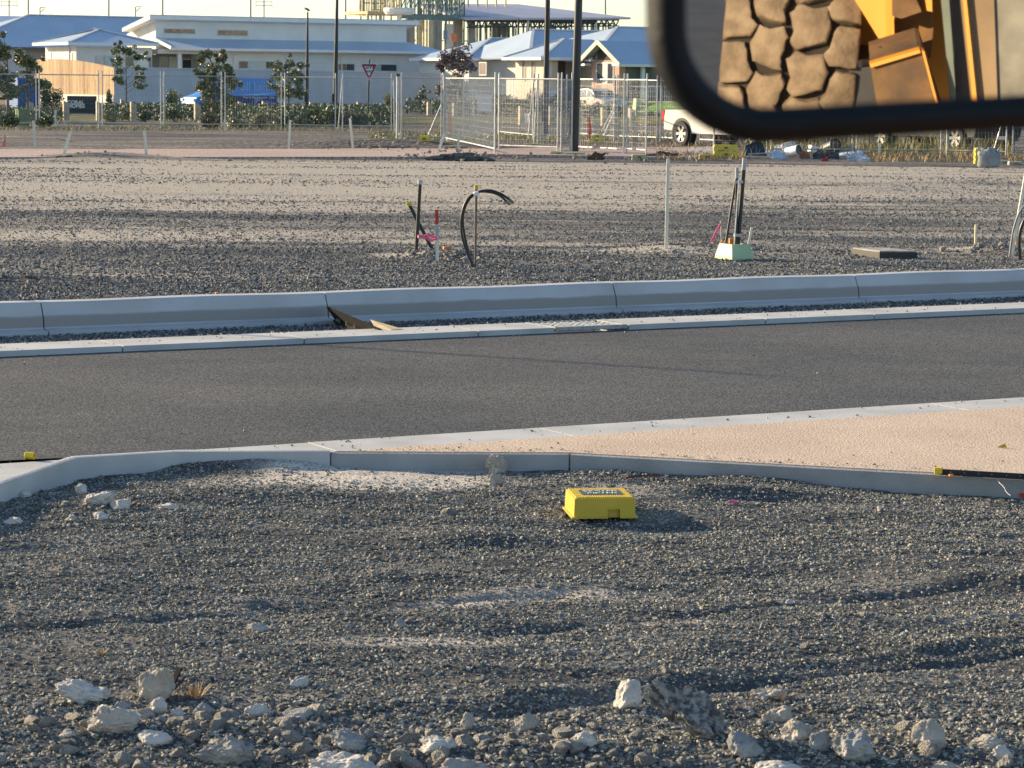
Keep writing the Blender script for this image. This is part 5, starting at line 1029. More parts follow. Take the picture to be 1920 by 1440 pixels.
b=MB(); slab_poly(b,[(-.6,-ov,zE-.25),(14,-ov,zE-.25),(14,vm,zP),(-.6,vm,zP)],.12); slab_poly(b,[(14,vG+ov,zE-.25),(-.6,vG+ov,zE-.25),(-.6,vm,zP),(14,vm,zP)],.12); b.build('roof',roofb,t)
b=MB(); b.bar((-.66,-ov-.1,zE-.36),(-.66,vm,zP-.08),.10,.30); b.bar((-.66,vG+ov+.1,zE-.36),(-.66,vm,zP-.08),.10,.30); b.build('barge_board',mat('barge_cream',(.76,.68,.50),.7,.05,2),t)
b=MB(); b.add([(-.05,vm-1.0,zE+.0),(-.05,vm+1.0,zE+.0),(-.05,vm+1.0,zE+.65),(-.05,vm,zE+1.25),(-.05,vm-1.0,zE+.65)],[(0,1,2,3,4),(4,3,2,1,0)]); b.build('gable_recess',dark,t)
for v_ in (-ov+.1,vG+ov-1.0): b=MB(); b.b2((-.6,v_,zE-.42),(-.05,v_+.9,zE-.25)); b.build('eave_box',trim,t)
b=MB(); b.bar((-.7,-ov-.05,zE-.38),(14,-ov-.05,zE-.38),.14,.18); b.build('gutter',trim,t)
win_v(t,f3,1120,119,1150,157,0,3,[glass,blind,glass])
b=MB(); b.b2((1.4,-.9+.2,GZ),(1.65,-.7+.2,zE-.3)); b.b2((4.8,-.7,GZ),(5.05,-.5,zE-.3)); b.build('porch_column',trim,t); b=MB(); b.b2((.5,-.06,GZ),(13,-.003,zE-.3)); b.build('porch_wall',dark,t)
b=MB(); b.bar((1.6,-.9,GZ+1.0),(13,-.9,GZ+1.0),.06)
for i in range(60): b.bar((1.6+i*.19,-.9,GZ+.05),(1.6+i*.19,-.9,GZ+1.0),.03)
b.build('porch_railing',trim,t)
# garage beside the gable
b=MB(); ug=1.6; b.b2((ug,vG+.003,GZ),(12,vG+6,zE-.3)); b.build('garage_wall',trim,t); b=MB(); b.b2((ug-.05,vG+.6,GZ),(ug-.003,vG+4.6,zE-.9)); b.build('garage_door',mat('garage_cream',(.72,.66,.50),.6,.08,3),t)
# big roof behind
vR=11; zR=f3.pu(1157,51,vR)[1]; uR=f3.pu(1157,51,vR)[0]; b=MB(); a_,c_=hip(b,uR-7,uR+24,vR-8,vR+8,zE,zR,hl=7,hr=6); b.build('main_roof',roofl,t); hipcaps(t,[((uR-7,vR-8,zE),a_),(a_,c_)]); b=MB(); b.b2((uR-6.4,vG+6.1,GZ),(uR+20,vR+7,zE-.1)); b.build('main_wall',wallw,t)
# ---- timber frame building under construction ----
fs=Fr(675,200,238); t=empty('frame_building',(fs.P.x,fs.P.y,0),'two storey building under construction with bare stud frames and a pale roof at its right','building',rz=TH)
lit=mat('lit_pine',(.56,.47,.28),.8,.15,2); std=mat('green_stud',(.16,.24,.23),.7,.2,2); ply=mat('ply_sheet',(.34,.29,.25),.9,.12,1);  # first is pine with the sunlight put into its colour
uE=fs.pu(870,50,0)[0]; z0f=.6; zf=fs.pu(760,30,0)[1]; ztop=zf+2.9
def studs(name,u0,u1,v,z0,z1,m,sp=.45,w=.11,along='u',nog=True):
    b=MB(); n=max(2,int(abs(u1-u0)/sp))
    for i in range(n+1):
        q=u0+(u1-u0)*i/n
        if along=='u': b.bar((q,v,z0),(q,v,z1),w)
        else: b.bar((v,q,z0),(v,q,z1),w)
    for z in ([z0,z1]+([(z0+z1)/2+.1] if nog else [])):
        if along=='u': b.bar((u0,v,z),(u1,v,z),w,.10)
        else: b.bar((v,u0,z),(v,u1,z),w,.10)
    return b.build(name,m,t)
uq=lambda x,v=0:fs.pu(x,40,v)[0]
studs('stud_wall',uq(752),uE,0,zf+.15,ztop,std); studs('stud_wall',uq(752),uE,4.2,zf+.15,ztop,std,sp=.6); studs('stud_wall',uq(752)+.1,uE,8.4,z0f,ztop,std,sp=.7)
studs('stud_wall',0,8.4,uE,zf+.15,ztop,std,along='v'); studs('stud_wall',0,8.4,uq(752),zf+.15,ztop,lit,along='v')
studs('stud_wall',uq(676),uq(716),-.5,zf+.3,zf+1.6,std,sp=.8,w=.14); studs('deck_balustrade',uq(696,-1.5),uq(737,-1.5),-1.5,zf+.45,zf+1.5,lit,sp=.42,w=.10,nog=False)
b=MB(); b.b2((uq(674),-1.6,zf+.05),(uq(738),3,zf+.32)); b.build('deck',lit,t)
for x in (676,700,735): b=MB(); b.bar((uq(x),-1.4,0),(uq(x),-1.4,zf+.05),.2); b.build('deck_post',lit,t)
b=MB(); b.b2((uq(752),-.08,zf-.22),(uE+14,0.1,zf+.13)); b.build('floor_beam',std,t)
studs('stud_wall',uq(765),uE,0,z0f,zf-.25,std,sp=.9); studs('stud_wall',uE+.1,uE+16,0.3,z0f,zf-.25,std,sp=.55); studs('stud_wall',uE,uE+18,5,z0f,zf-.2,std,sp=.8); studs('stud_wall',0,7,uq(800),z0f,zf-.25,lit,along='v',sp=.6,w=.16)
for x0,x1 in ((783,789),(803,811)): b=MB(); b.b2((uq(x0),-.2,z0f),(uq(x1),-.1,zf-.3)); b.build('corner_post',lit,t)
for x0,x1,v_ in ((762,778,-.05),(812,829,-.05),(880,889,.2),(925,950,5.2),(1020,1040,5.2),(850,868,2)): b=MB(); b.b2((uq(x0,v_),v_,z0f),(uq(x1,v_),v_+.08,zf-.3)); b.build('ply_panel',ply,t)
b=MB(); b.b2((uq(833,1),1,z0f+1.2),(uq(850,1),1.06,zf-.6)); b.build('wrap_panel',trim,t); b=MB(); b.b2((uq(846,-.3),-.3,zf-2.2),(uq(857,-.3),-.24,zf-1.5)); b.build('red_mesh',mat('safety_orange',(.85,.25,.12),.7,.2,8),t); b=MB(); b.b2((uq(832,-.3),-.3,zf-2.0),(uq(839,-.3),-.24,zf-1.2)); b.build('blue_panel',mat('sheet_blue',(.2,.28,.38),.6),t)
# roof structure at right and white tank
zr0=fs.pu(870,22,0)[1]; uRt=fs.pu(1172,34,0)[0]; zr1=fs.pu(1172,33,0)[1]; 
b=MB(); zq=fs.pu(960,12,8)[1]; slab_poly(b,[(uE-.5,-1.,zr0-.6),(uRt,-1.,zr1),(uRt-7,8,zr1+1.25),(uE-1,8,zq)],.18); b.build('pale_roof',mat('roof_lilac',(.55,.53,.58),.5,.04,1),t)
b=MB(); n=26
for i in range(n):
    u=uE+(uRt-uE-1)*i/n; z=zr0-.85+(zr1-zr0+.6)*i/n; w_=(uRt-uE-1)/n; b.bar((u,-.5,z),(u+w_/2,-.5,z-.55),.09); b.bar((u+w_/2,-.5,z-.55),(u+w_,-.5,z),.09)
b.bar((uE,-.5,zr0-.85),(uRt-1,-.5,zr1-.25),.12); b.bar((uE,-.5,zr0-1.4),(uRt-1,-.5,zr1-.8),.12); b.build('roof_truss',mat('truss_dark',(.05,.055,.06),.6),t)
zzc=zr1-.9
studs('stud_wall',uE+14,uRt-2.5,.6,z0f,zzc,std,sp=.7); studs('stud_wall',uE+4,uRt-2.5,6,z0f,zzc,mat('truss_dark',(.05,.055,.06),.6),sp=.5)
for x in (990,1118): b=MB(); b.bar((fs.pu(x,60,-.6)[0]-.6,-.6,z0f),(fs.pu(x,30,-.6)[0],-.6,zr1-.5),.16); b.build('prop',trim,t)
for x0,x1 in ((1030,1045),(1145,1162)): b=MB(); b.b2((uq(x0),.4,z0f),(uq(x1),.48,zzc)); b.build('ply_panel',ply,t)
b=MB()
for i in range(16):
    u=uq(742)+i*(uE-uq(742))/15; b.bar((u,0,ztop+.1),(u,4.2,ztop+1.6),.08); b.bar((u,8.4,ztop+.1),(u,4.2,ztop+1.6),.08); b.bar((u,0,zf+.3+1.2),(u+.5,2,zf+.3+.2),.07)
b.build('rafters',std,t)
for i in range(5): studs('scaffold_frame',uq(755)+i*3,uq(755)+i*3+2,6.3,z0f,ztop,[lit,std][i%2],sp=1,w=.12)
A=at(748,20,222); b=MB(); b.lathe([(0,-.35),(1.1,-.33),(1.25,-.1),(1.28,.1),(1.2,.22),(0,.25)],20,Matrix.Translation((0,0,0))); b.bar((0,0,-.3),(0,0,-5),.3); b.tube([(-.9,0,.2),(-.3,0,2.5),(.6,0,4)],.05,6); b.tube([(.7,0,.2),(.4,0,2.5),(.0,0,4)],.05,6)
solo(b,'concrete_hopper',trim,A,'white dish shaped hopper hanging before the stud frames','hopper')
# ================= trees, shrubs =================
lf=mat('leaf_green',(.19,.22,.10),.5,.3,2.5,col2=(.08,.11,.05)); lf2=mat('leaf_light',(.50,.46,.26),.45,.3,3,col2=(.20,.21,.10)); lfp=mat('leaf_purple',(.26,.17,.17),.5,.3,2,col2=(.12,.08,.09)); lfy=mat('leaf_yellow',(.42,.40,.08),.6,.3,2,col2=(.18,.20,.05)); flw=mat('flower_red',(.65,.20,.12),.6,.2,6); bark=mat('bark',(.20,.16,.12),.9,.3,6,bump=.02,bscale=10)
def leaves(blobs,n,ls,droop=.0,el=2.2):
    """blobs: (x,y,z,rx,rz,weight)"""
    V=[];Fc=[]; w=np.array([b_[5] for b_ in blobs],float); w/=w.sum(); idx=RNG.choice(len(blobs),n,p=w)
    for i in idx:
        x,y,z,rx,rz,_=blobs[i]; d=RNG.normal(size=3); d/=np.linalg.norm(d); r=RNG.random()**.45
        c=Vector((x+d[0]*r*rx,y+d[1]*r*rx,z+d[2]*r*rz)); a=Vector(RNG.normal(size=3)); a.z=a.z*.6-droop; a.normalize(); s=a.cross(Vector(RNG.normal(size=3))).normalized()
        L=ls*(.6+.8*RNG.random()); W_=L/el; k=len(V)
        V+= [c-a*L/2,c+s*W_/2,c+a*L/2,c-s*W_/2]; Fc.append((k,k+1,k+2,k+3))
    b=MB(); b.add(V,Fc); return b
def young_tree(px,yb,yt,wpx,label,blobs,m=lf,m2=lf2,n=1500,ls=.28,tr=.06,flowers=0,lean=0,extra=None):
    A=G(px,yb,ZF); k=F/A.y; Ht=(yb-yt)/k; t=empty('young_tree',A,label,'tree')
    S=lambda bx,by,r,rz=None,w=1:( (bx-px)/k, RNG.normal()*.15, (yb-by)/k, r/k, (rz or r)/k, w)
    bl=[S(*q) for q in blobs]; bl+=[(x+random.gauss(0,rx*.9),y+random.gauss(0,.2),z+random.gauss(0,rz*.9),rx*.55,rz*.5,w*.35) for x,y,z,rx,rz,w in bl for _ in (0,1)]
    b=MB(); top=Vector((lean,0,Ht*.85)); b.tube([(0,0,-.1),Vector((lean*.2,0,Ht*.25)),Vector((lean*.5,0,Ht*.5)),top],[tr,tr*.8,tr*.55,tr*.2],8); b.build('trunk',bark,t,smooth=True)
    b=MB()
    for q in bl[:14]: z0=max(.25*Ht,q[2]-.35*Ht*.5); s=Vector((lean*z0/Ht,0,z0)); e=Vector(q[:3]); b.tube([s,s.lerp(e,.5)+Vector((0,0,-.05)),e],[tr*.35,tr*.25,tr*.12],5)
    b.build('limbs',bark,t)
    leaves(bl,int(n*1.15),ls*.58,.2).build('crown',m,t); leaves(bl,int(n*.8),ls*.6,.2).build('sunlit_leaves',m2,t)  # second leaf set, usually paler: sun highlights put into the leaf colour
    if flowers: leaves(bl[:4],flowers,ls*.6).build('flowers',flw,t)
    return t
young_tree(237,206,82,70,'thin young tree with gaps in its crown in front of the timber fence end',[(215,97,9,8),(228,94,12,9),(243,102,10,6),(258,108,9,6),(268,108,7,6),(224,112,9,7),(222,122,9,8),(240,96,8,6),(258,128,10,5),(225,135,9,7),(262,140,8,6),(265,145,8,6),(222,148,9,6),(258,158,8,8),(228,156,8,5),(265,163,7,6),(225,82,3,5)],n=1000,ls=.34,tr=.05)
young_tree(400,232,98,80,'widest young tree with red flower tips in front of the blue van',[(391,103,8,8),(377,113,9,8),(418,110,8,10),(400,130,16,14),(384,142,14,10),(425,130,12,10),(405,150,22,12),(380,160,12,8),(430,145,12,10),(400,168,20,14),(420,185,18,12),(388,180,14,12),(435,190,10,10),(410,200,12,8),(435,160,8,12)],n=2300,ls=.28,tr=.11,flowers=60)
young_tree(541,216,112,62,'round-headed young tree between the van and the tapered pole',[(520,122,10,9),(546,120,10,8),(563,124,8,8),(530,135,14,10),(555,140,12,10),(518,148,12,8),(545,150,16,10),(560,155,8,8),(525,165,14,8),(545,172,14,9),(530,178,10,5),(562,168,8,10),(513,164,8,6),(556,178,8,6)],n=1500,ls=.28,tr=.06)
young_tree(866,209,92,75,'young tree with purple-brown leaves behind the gate panels',[(832,108,12,12),(855,98,14,10),(872,110,16,14),(840,125,16,10),(868,130,16,10),(850,112,14,10),(825,124,8,8),(880,125,10,10),(845,165,22,8),(865,172,18,8),(830,168,10,8),(855,150,14,8)],m=lfp,m2=mat('leaf_purple_lit',(.42,.34,.30),.5,.3,3),n=2000,ls=.34,tr=.08)  # second leaf colour is a paler purple with the sunlight painted in
young_tree(15,228,72,70,'leafy tree with pale flowers at the left edge',[(0,90,12,14),(8,105,14,10),(-8,108,14,12),(4,135,16,10),(12,150,16,10),(0,165,16,8),(15,178,12,10),(-10,150,16,20),(20,165,10,8)],n=1900,ls=.28,tr=.08)
young_tree(52,228,92,60,'leafy tree with an orange-tipped crown right of the edge tree',[(33,98,7,6),(40,108,12,8),(55,112,12,8),(48,120,16,8),(62,122,10,8),(70,130,8,8),(52,140,10,6),(60,150,8,6),(80,155,12,8),(88,160,10,8),(72,160,10,8),(30,170,12,8),(25,180,14,6)],n=1600,ls=.26,tr=.07)
young_tree(792,208,164,24,'dark conical shrub on stilts behind the first gate panel',[(792,170,8,6),(790,180,10,8),(795,188,9,8),(784,186,5,4)],m=lf,m2=lf,n=500,ls=.22,tr=.04)
young_tree(1176,155,126,10,'thin climbing plant on the porch column right of the gable',[(1172,132,4,5),(1173,140,4,5),(1172,150,3,5)],n=90,ls=.26,tr=.03)
def shrub(px,yb,w,h,label,m=lf,m2=lf2,n=420,ls=.2,cat='shrub',name='shrub'):
    A=G(px,yb,ZF); k=F/A.y; W_=w/k/2; Hh=h/k; t=empty(name,A,label,cat)
    bl=[(random.uniform(-.6,.6)*W_,random.uniform(-.3,.3)*W_,Hh*random.uniform(.3,.65),W_*.5,Hh*.38,1) for _ in range(6)]
    b=MB()
    for q in bl: b.tube([(0,0,-.05),Vector(q[:3])],[.03,.01],5)
    b.build('stems',bark,t); leaves(bl,int(n*1.6),ls*.6).build('foliage',m,t); leaves(bl,int(n*.5),ls*.6).build('sunlit_foliage',m2,t); return t  # second set in its own colour, often paler to suggest sun
shrub(318,208,16,42,'dark upright shrub left of the rounder one by the van bonnet'); shrub(332,206,26,40,'round yellow-green shrub in front of the van bonnet',m=lf2,m2=lfy)
shrub(730,206,22,38,'pale green shrub behind the dark-capped post',m=lf2); shrub(592,236,46,40,'yellow flowering shrub below the tapered pole',m=lfy,m2=lf2,n=700); shrub(568,236,30,26,'grey-green shrub left of the yellow one',m=lf2)
shrub(625,238,50,38,'dark shrub below the tall black pole',n=600,m2=lf); shrub(650,236,44,30,'brownish shrub right of the tall black pole',m=mat('leaf_brown',(.20,.17,.10),.6,.3,2),n=500); shrub(712,232,60,32,'wide dark shrub below the give way sign',n=700,m2=lf); shrub(672,236,30,24,'small olive shrub left of the sign post')
shrub(20,240,44,28,'dark shrub left of the green cabinet'); shrub(82,238,40,24,'dark shrub right of the green cabinet',n=500); shrub(100,206,40,46,'dark clipped hedge below the end of the timber fence',n=700,m2=lf); shrub(82,206,24,56,'tall dark shrub before the left end of the timber fence',n=600,m2=lf)
shrub(205,204,14,38,'spiky green plant at the foot of the timber fence corner'); shrub(395,240,60,30,'spiky brown grass clump under the widest young tree',m=mat('leaf_brown',(.20,.17,.10),.6,.3,2),n=600,ls=.3); shrub(446,240,40,22,'low grey shrub right of the spiky clump',m=lf2); shrub(490,240,50,30,'pale tufted shrub behind the small pegs',m=lf2,n=500); shrub(530,238,40,30,'dark shrub below the round-headed young tree',n=500)
shrub(205,228,34,26,'grey-green shrub right of the builder sign',m=lf2); shrub(272,228,30,22,'low shrub left of the yellow foot block'); shrub(330,228,60,26,'low dark shrub in front of the van wheel',n=500)
shrub(1004,208,44,46,'shrub with red and white flowers before the cream house',m=mat('leaf_brown',(.20,.17,.10),.6,.3,2),m2=mat('flower_pale',(.65,.42,.35),.6,.3,4),n=600); shrub(945,205,60,34,'dark green hedge plant behind the notice board',n=700,m2=lf)
def cover(name,x0,x1,ya,yb_,n,ls,h,m,z=ZF):
    V=[];Fc=[]
    for i in range(n):
        p=G(random.uniform(x0,x1),random.uniform(ya,yb_),z); c=p+Vector((0,0,h*random.random())); a=Vector(RNG.normal(size=3)); a.z=abs(a.z)+.3; a.normalize(); s=a.cross(Vector(RNG.normal(size=3))).normalized(); k=len(V); L=ls*(.6+.8*random.random()); V+=[c-a*L/2,c+s*L/4,c+a*L/2,c-s*L/4]; Fc.append((k,k+1,k+2,k+3))
    b=MB(); b.add(V,Fc); o=b.build(name,m); o['kind']='stuff'; return o
lfd=mat('leaf_hedge',(.13,.16,.08),.6,.3,.8,col2=(.05,.07,.04)); cover('ground_cover',185,745,214,226,14000,.15,.62,lfd); cover('ground_cover',430,740,222,238,9000,.13,.45,lfd); cover('ground_cover',760,1100,205,214,6500,.16,.75,lfd); cover('ground_cover',-40,120,214,232,2600,.14,.45,lfd); cover('ground_cover',1100,1240,206,216,2400,.16,.5,lfd)
cover('grass_tops',700,1300,252,264,2600,.10,.10,lf2)

# ================= vehicles =================
def paint(name,c): return mat(name,c,.4,.03,1,coat=.2,spec=.5)
tyre=mat('tyre_rubber',(.025,.025,.026),.8,.2,10); alloy=mat('alloy_rim',(.68,.66,.62),.3,.05,10,metal=.5); lens_r=mat('lens_red',(.55,.02,.02),.2,.05); lens_w=mat('lens_clear',(.80,.80,.80),.15,.05); cgl=mat('car_glass',(.05,.06,.07),.05,.1,2,spec=.9); trimb=mat('trim_black',(.03,.03,.03),.6)
def wheel(t,x,y,r,w,side):
    M=Matrix.Translation((x,y,r))@Matrix.Rotation(R(-90*side),4,'X')   # local +z points outward
    b=MB(); b.lathe([(r*.62,-w/2),(r*.95,-w/2),(r,-w*.35),(r,w*.35),(r*.95,w/2),(r*.66,w/2),(r*.62,w*.3)],28,M); wo=b.build('wheel',tyre,t,smooth=False)
    b=MB(); b.lathe([(r*.66,w*.5),(r*.60,w*.42),(r*.58,-w*.3)],28,M); b.lathe([(0,w*.36),(r*.16,w*.36),(r*.16,w*.2)],12,M)
    for i in range(6):
        a=i*math.pi/3; ca,sa=math.cos(a),math.sin(a); s=r*.085
        q=[(r*.10*ca-s*sa,r*.10*sa+s*ca,w*.33),(r*.60*ca-s*1.5*sa,r*.60*sa+s*1.5*ca,w*.40),(r*.60*ca+s*1.5*sa,r*.60*sa-s*1.5*ca,w*.40),(r*.10*ca+s*sa,r*.10*sa-s*ca,w*.33)]
        b.add(q+[(x_,y_,z_-.03) for x_,y_,z_ in q],[(0,1,2,3),(7,6,5,4),(0,4,5,1),(1,5,6,2),(2,6,7,3),(3,7,4,0)],M)
    b.build('rim',alloy,wo)
def car(name,loc,rz,label,body,prof,W_,r,wx,belt,wins,windscreen,lights,cat='car',tum=.16,top=None,extras=None,group=None):
    """nose toward +x. prof: side outline (x,z) list, counter clockwise; wins: side windows; windscreen: list of (x0,z0,x1,z1)"""
    t=empty(name,loc,label,cat,group,rz=rz); zt=max(p[1] for p in prof)
    def hw(z,s=1): return (W_/2)*(1-(tum*max(0,z-belt)/(zt-belt)))*s
    b=MB(); sec=[-1,-.96,-.6,0,.6,.96,1]; n=len(prof); vs=[]
    cx=sum(p[0] for p in prof)/n; cz=sum(p[1] for p in prof)/n
    for s in sec:
        k=.975 if abs(s)==1 else 1
        for x,z in prof:
            X=cx+(x-cx)*k; Z=cz+(z-cz)*k; vs.append((X*(1-.02*(abs(s)>.5)*0)-(.10*abs(s)**2 if x>cx+.9 else -.06*abs(s)**2 if x<cx-.9 else 0),s*hw(z),Z))
    fs=[(i*n+j,i*n+(j+1)%n,(i+1)*n+(j+1)%n,(i+1)*n+j) for i in range(len(sec)-1) for j in range(n)]+[tuple(range(n))[::-1],tuple((len(sec)-1)*n+j for j in range(n))]
    b.add(vs,fs); b.build('body',body,t)
    for side in (-1,1):
        for x in wx:
            yy=side*(hw(0)); M=Matrix.Translation((x,yy+side*.001,r))@Matrix.Rotation(R(-90*side),4,'X')
            b=MB(); b.lathe([(0,.004),(r*1.22,.004),(r*1.24,-.2)],26,M); b.build('wheel_arch',trimb,t); wheel(t,x,yy-side*.045,r,.22,side)
        for w in wins:
            b=MB(); P=[(x,side*(hw(z)+.006),z) for x,z in w]; Q=[(x,side*(hw(z)-.03),z) for x,z in w]; m_=len(w)
            b.add(P+Q,[tuple(range(m_)),tuple(range(m_,2*m_))[::-1]]+[(i,i+m_,(i+1)%m_+m_,(i+1)%m_) for i in range(m_)]); b.build('side_window',cgl,t)
        b=MB(); b.box((lights[0][0]-.06,side*(hw(lights[0][1])-.22),lights[0][1]),(.16,.36,.16)); b.build('headlight',lens_w,t)
        b=MB(); b.box((lights[1][0]+.03,side*(hw(lights[1][1])-.10),lights[1][1]),(.12,.2,.30)); b.build('tail_light',lens_r,t)
        b=MB(); b.box((windscreen[0][0]-.25,side*(hw(belt)+.09),belt+.12),(.12,.2,.16)); b.build('side_mirror',body,t)
        b=MB(); 
        for hx in extras or (.0,): b.box((hx,side*(hw(belt)+.01),belt-.12),(.18,.03,.03))
        b.build('door_handle',trimb,t)
    for k,(x0,z0,x1,z1) in enumerate(windscreen):
        nn=Vector((z1-z0,0,-(x1-x0))).normalized()*(.008); 
        if (k==0 and nn.x<0) or (k==1 and nn.x>0): nn=-nn
        if nn.z<0 and k==0: nn=nn
        a=hw(z0)*.93; c=hw(z1)*.90; b=MB(); P=[Vector((x0,-a,z0))+nn,Vector((x0,a,z0))+nn,Vector((x1,c,z1))+nn,Vector((x1,-c,z1))+nn]
        b.add(P+[p-nn*3 for p in P],[(0,1,2,3),(7,6,5,4),(0,4,5,1),(1,5,6,2),(2,6,7,3),(3,7,4,0)]); b.build('windscreen' if k==0 else 'rear_window',cgl,t)
    b=MB(); b.box((lights[0][0]+.02,0,.40),(.12,W_*.72,.16)); b.build('grille',trimb,t)
    b=MB(); b.box((lights[0][0]+.085,0,.42),(.02,.38,.11)); b.build('number_plate',whitep,t)
    return t
# blue van
bp=paint('van_blue',(.025,.23,.66))
A=at(430,212,168); A=G(430,212,ZF)
vprof=[(2.45,.30),(2.55,.55),(2.45,.88),(1.75,1.12),(1.0,1.78),(.7,1.92),(.0,1.98),(-2.2,1.95),(-2.42,1.75),(-2.5,1.0),(-2.48,.32),(-1.0,.25),(1.0,.25)]
t=car('blue_van',(A.x,A.y,ZF-.03),TH+math.pi,'bright blue wrapped van parked in front of the pale metal fence',bp,vprof,1.95,.34,(1.55,-1.55),1.05,[[(.25,1.15),(1.25,1.18),(.75,1.72),(.25,1.76)]],[(1.68,1.18,1.05,1.74),(-2.49,1.1,-2.44,1.7)],[(2.5,.75),(-2.52,1.05)],cat='van',tum=.12,extras=(.1,-.9))
wr=mat('wrap_pale',(.22,.52,.85),.35,.1,3,coat=.5); wd_=mat('wrap_dark',(.02,.10,.38),.35,.1,3,coat=.5)
def side_plate(name,pts,m,off): b=MB(); b.add([(x,.978+off,z) if z<1.05 else (x,.978+off-.13*(z-1.05),z) for x,z in pts],[tuple(range(len(pts))),tuple(range(len(pts)))[::-1]]); return b.build(name,m,t)
side_plate('wrap_swirl',[(-.2,1.05),(-1.2,1.12),(-2.4,1.22),(-2.44,1.12),(-1.2,1.02)],wr,.006); side_plate('wrap_shade',[(-.2,.40),(-1.1,.40),(-1.1,.9),(-2.44,1.0),(-2.46,.6),(-2.1,.75),(-1.9,.8),(-1.2,.98),(.9,.98),(.2,.6)],wd_,.004)
side_plate('wrap_swirl',[(1.0,.35),(1.9,.95),(2.3,.9),(1.9,.7)],wr,.007)
TM=lambda x,z:Matrix.Translation((x,1.0-.13*max(0,z-1.05),z))@Matrix.Rotation(R(180),4,'Z')@Matrix.Rotation(R(90),4,'X')
b=MB(); vs,fs=text_mb('oll Lanka',.62,.004); b.add(vs,fs,TM(-1.35,1.48)); b.build('wrap_lettering',wr,t)
b=MB(); vs,fs=text_mb('Pool & Pet Groomer - Julie',.17,.004); b.add(vs,fs,TM(-1.35,.90)); vs,fs=text_mb('0417 071 347',.30,.004); b.add(vs,fs,TM(-.2,.45)); b.build('small_lettering',whitep,t)
# silver hatchback
A=G(1123,209.5,ZF); hp=[(2.0,.28),(2.08,.5),(1.98,.78),(1.1,.98),(.35,1.42),(-.2,1.52),(-1.1,1.50),(-1.75,1.28),(-1.95,.95),(-2.02,.5),(-1.95,.28),(-1,.22),(1,.22)]
car('silver_hatchback',(A.x,A.y,ZF-.03),TH-R(90)+R(0),'silver hatchback glinting in the sun in front of the garage',paint('car_silver',(.55,.48,.42)),hp,1.76,.32,(1.28,-1.25),.95,[[(-.15,1.0),(.85,1.0),(.3,1.36),(-.15,1.44)],[(-1.35,1.0),(-.25,1.0),(-.25,1.44),(-1.15,1.42)]],[(1.02,1.02,.36,1.40),(-1.92,1.02,-1.72,1.28)],[(2.0,.66),(-1.98,.85)])
# white ute
A=G(1385,275,ZF); up=[(2.55,.42),(2.62,.7),(2.5,1.02),(1.45,1.14),(.85,1.66),(.4,1.74),(-.55,1.72),(-.72,1.16),(-2.55,1.12),(-2.62,.9),(-2.6,.5),(-1,.40),(1,.40)]
car('white_ute',(A.x,A.y,ZF-.03),TH-R(90)+R(6),'white dual cab ute with a glowing tail corner, half hidden by the mirror',paint('ute_white',(.74,.70,.64)),up,1.9,.40,(1.62,-1.62),1.16,[[(.0,1.22),(1.15,1.22),(.75,1.66),(.0,1.70)],[(-.62,1.22),(-.08,1.22),(-.08,1.70),(-.5,1.68)]],[(1.38,1.22,.88,1.68),(-.71,1.26,-.57,1.74)],[(2.55,.9),(-2.60,.95)],cat='ute',tum=.14,extras=(.05,-.5))
# dark vehicle behind the weeds, pale van at the right edge
A=G(1762,279,ZF); car('dark_ute',(A.x,A.y,ZF-.03),TH-R(90)+R(6),'dark ute with bright silver wheels behind the weeds under the mirror',paint('ute_charcoal',(.04,.045,.05)),up,1.9,.40,(1.62,-1.62),1.16,[[(.0,1.22),(1.15,1.22),(.75,1.66),(.0,1.70)],[(-.62,1.22),(-.08,1.22),(-.08,1.70),(-.5,1.68)]],[(1.38,1.22,.88,1.68),(-.71,1.26,-.57,1.74)],[(2.55,.9),(-2.60,.95)],cat='ute',tum=.14,extras=(.05,-.5))
A=G(2085,290,ZF); car('beige_wagon',(A.x,A.y,ZF-.03),TH-R(90)+R(25),'beige car cut off by the right edge of the picture',paint('car_beige',(.50,.36,.24)),[(a*1.05,c*1.15) for a,c in hp],1.85,.36,(1.34,-1.31),1.08,[[(-.15,1.15),(.85,1.15),(.3,1.58),(-.15,1.64)]],[(1.08,1.17,.38,1.6),(-2.0,1.17,-1.8,1.46)],[(2.1,.76),(-2.08,1.0)])
# dark car roof between the gate posts (in front of the cream house)
A=G(1052,208,ZF); car('dark_sedan',(A.x,A.y,ZF),TH+R(180),'dark car parked before the porch of the cream house',paint('car_dark_green',(.03,.045,.05)),hp,1.76,.32,(1.28,-1.25),.95,[[(-.15,1.0),(.85,1.0),(.3,1.36),(-.15,1.44)]],[(1.02,1.02,.36,1.40),(-1.92,1.02,-1.72,1.28)],[(2.0,.66),(-1.98,.85)])
# blue portable cabin / bin at left behind the trees
A=at(42,208,150); t=empty('blue_bin',(A.x,A.y,ZF),'tall bright blue skip bin behind the trees at the left','bin',rz=TH); bb=mat('bin_blue',(.02,.13,.36),.5,.1,2); w0=(at(66,180,150).x-at(22,180,150).x)*.95; zt=at(42,146,150).z
b=MB(); b.b2((-w0/2,-1.0,.15),(w0/2,1.0,zt-ZF)); b.build('body',bb,t); b=MB()
for i in range(7): b.b2((-w0/2+i*w0/6.3,-1.06,.2),(-w0/2+i*w0/6.3+.08,-1.003,zt-ZF-.1))
b.build('ribs',bb,t)
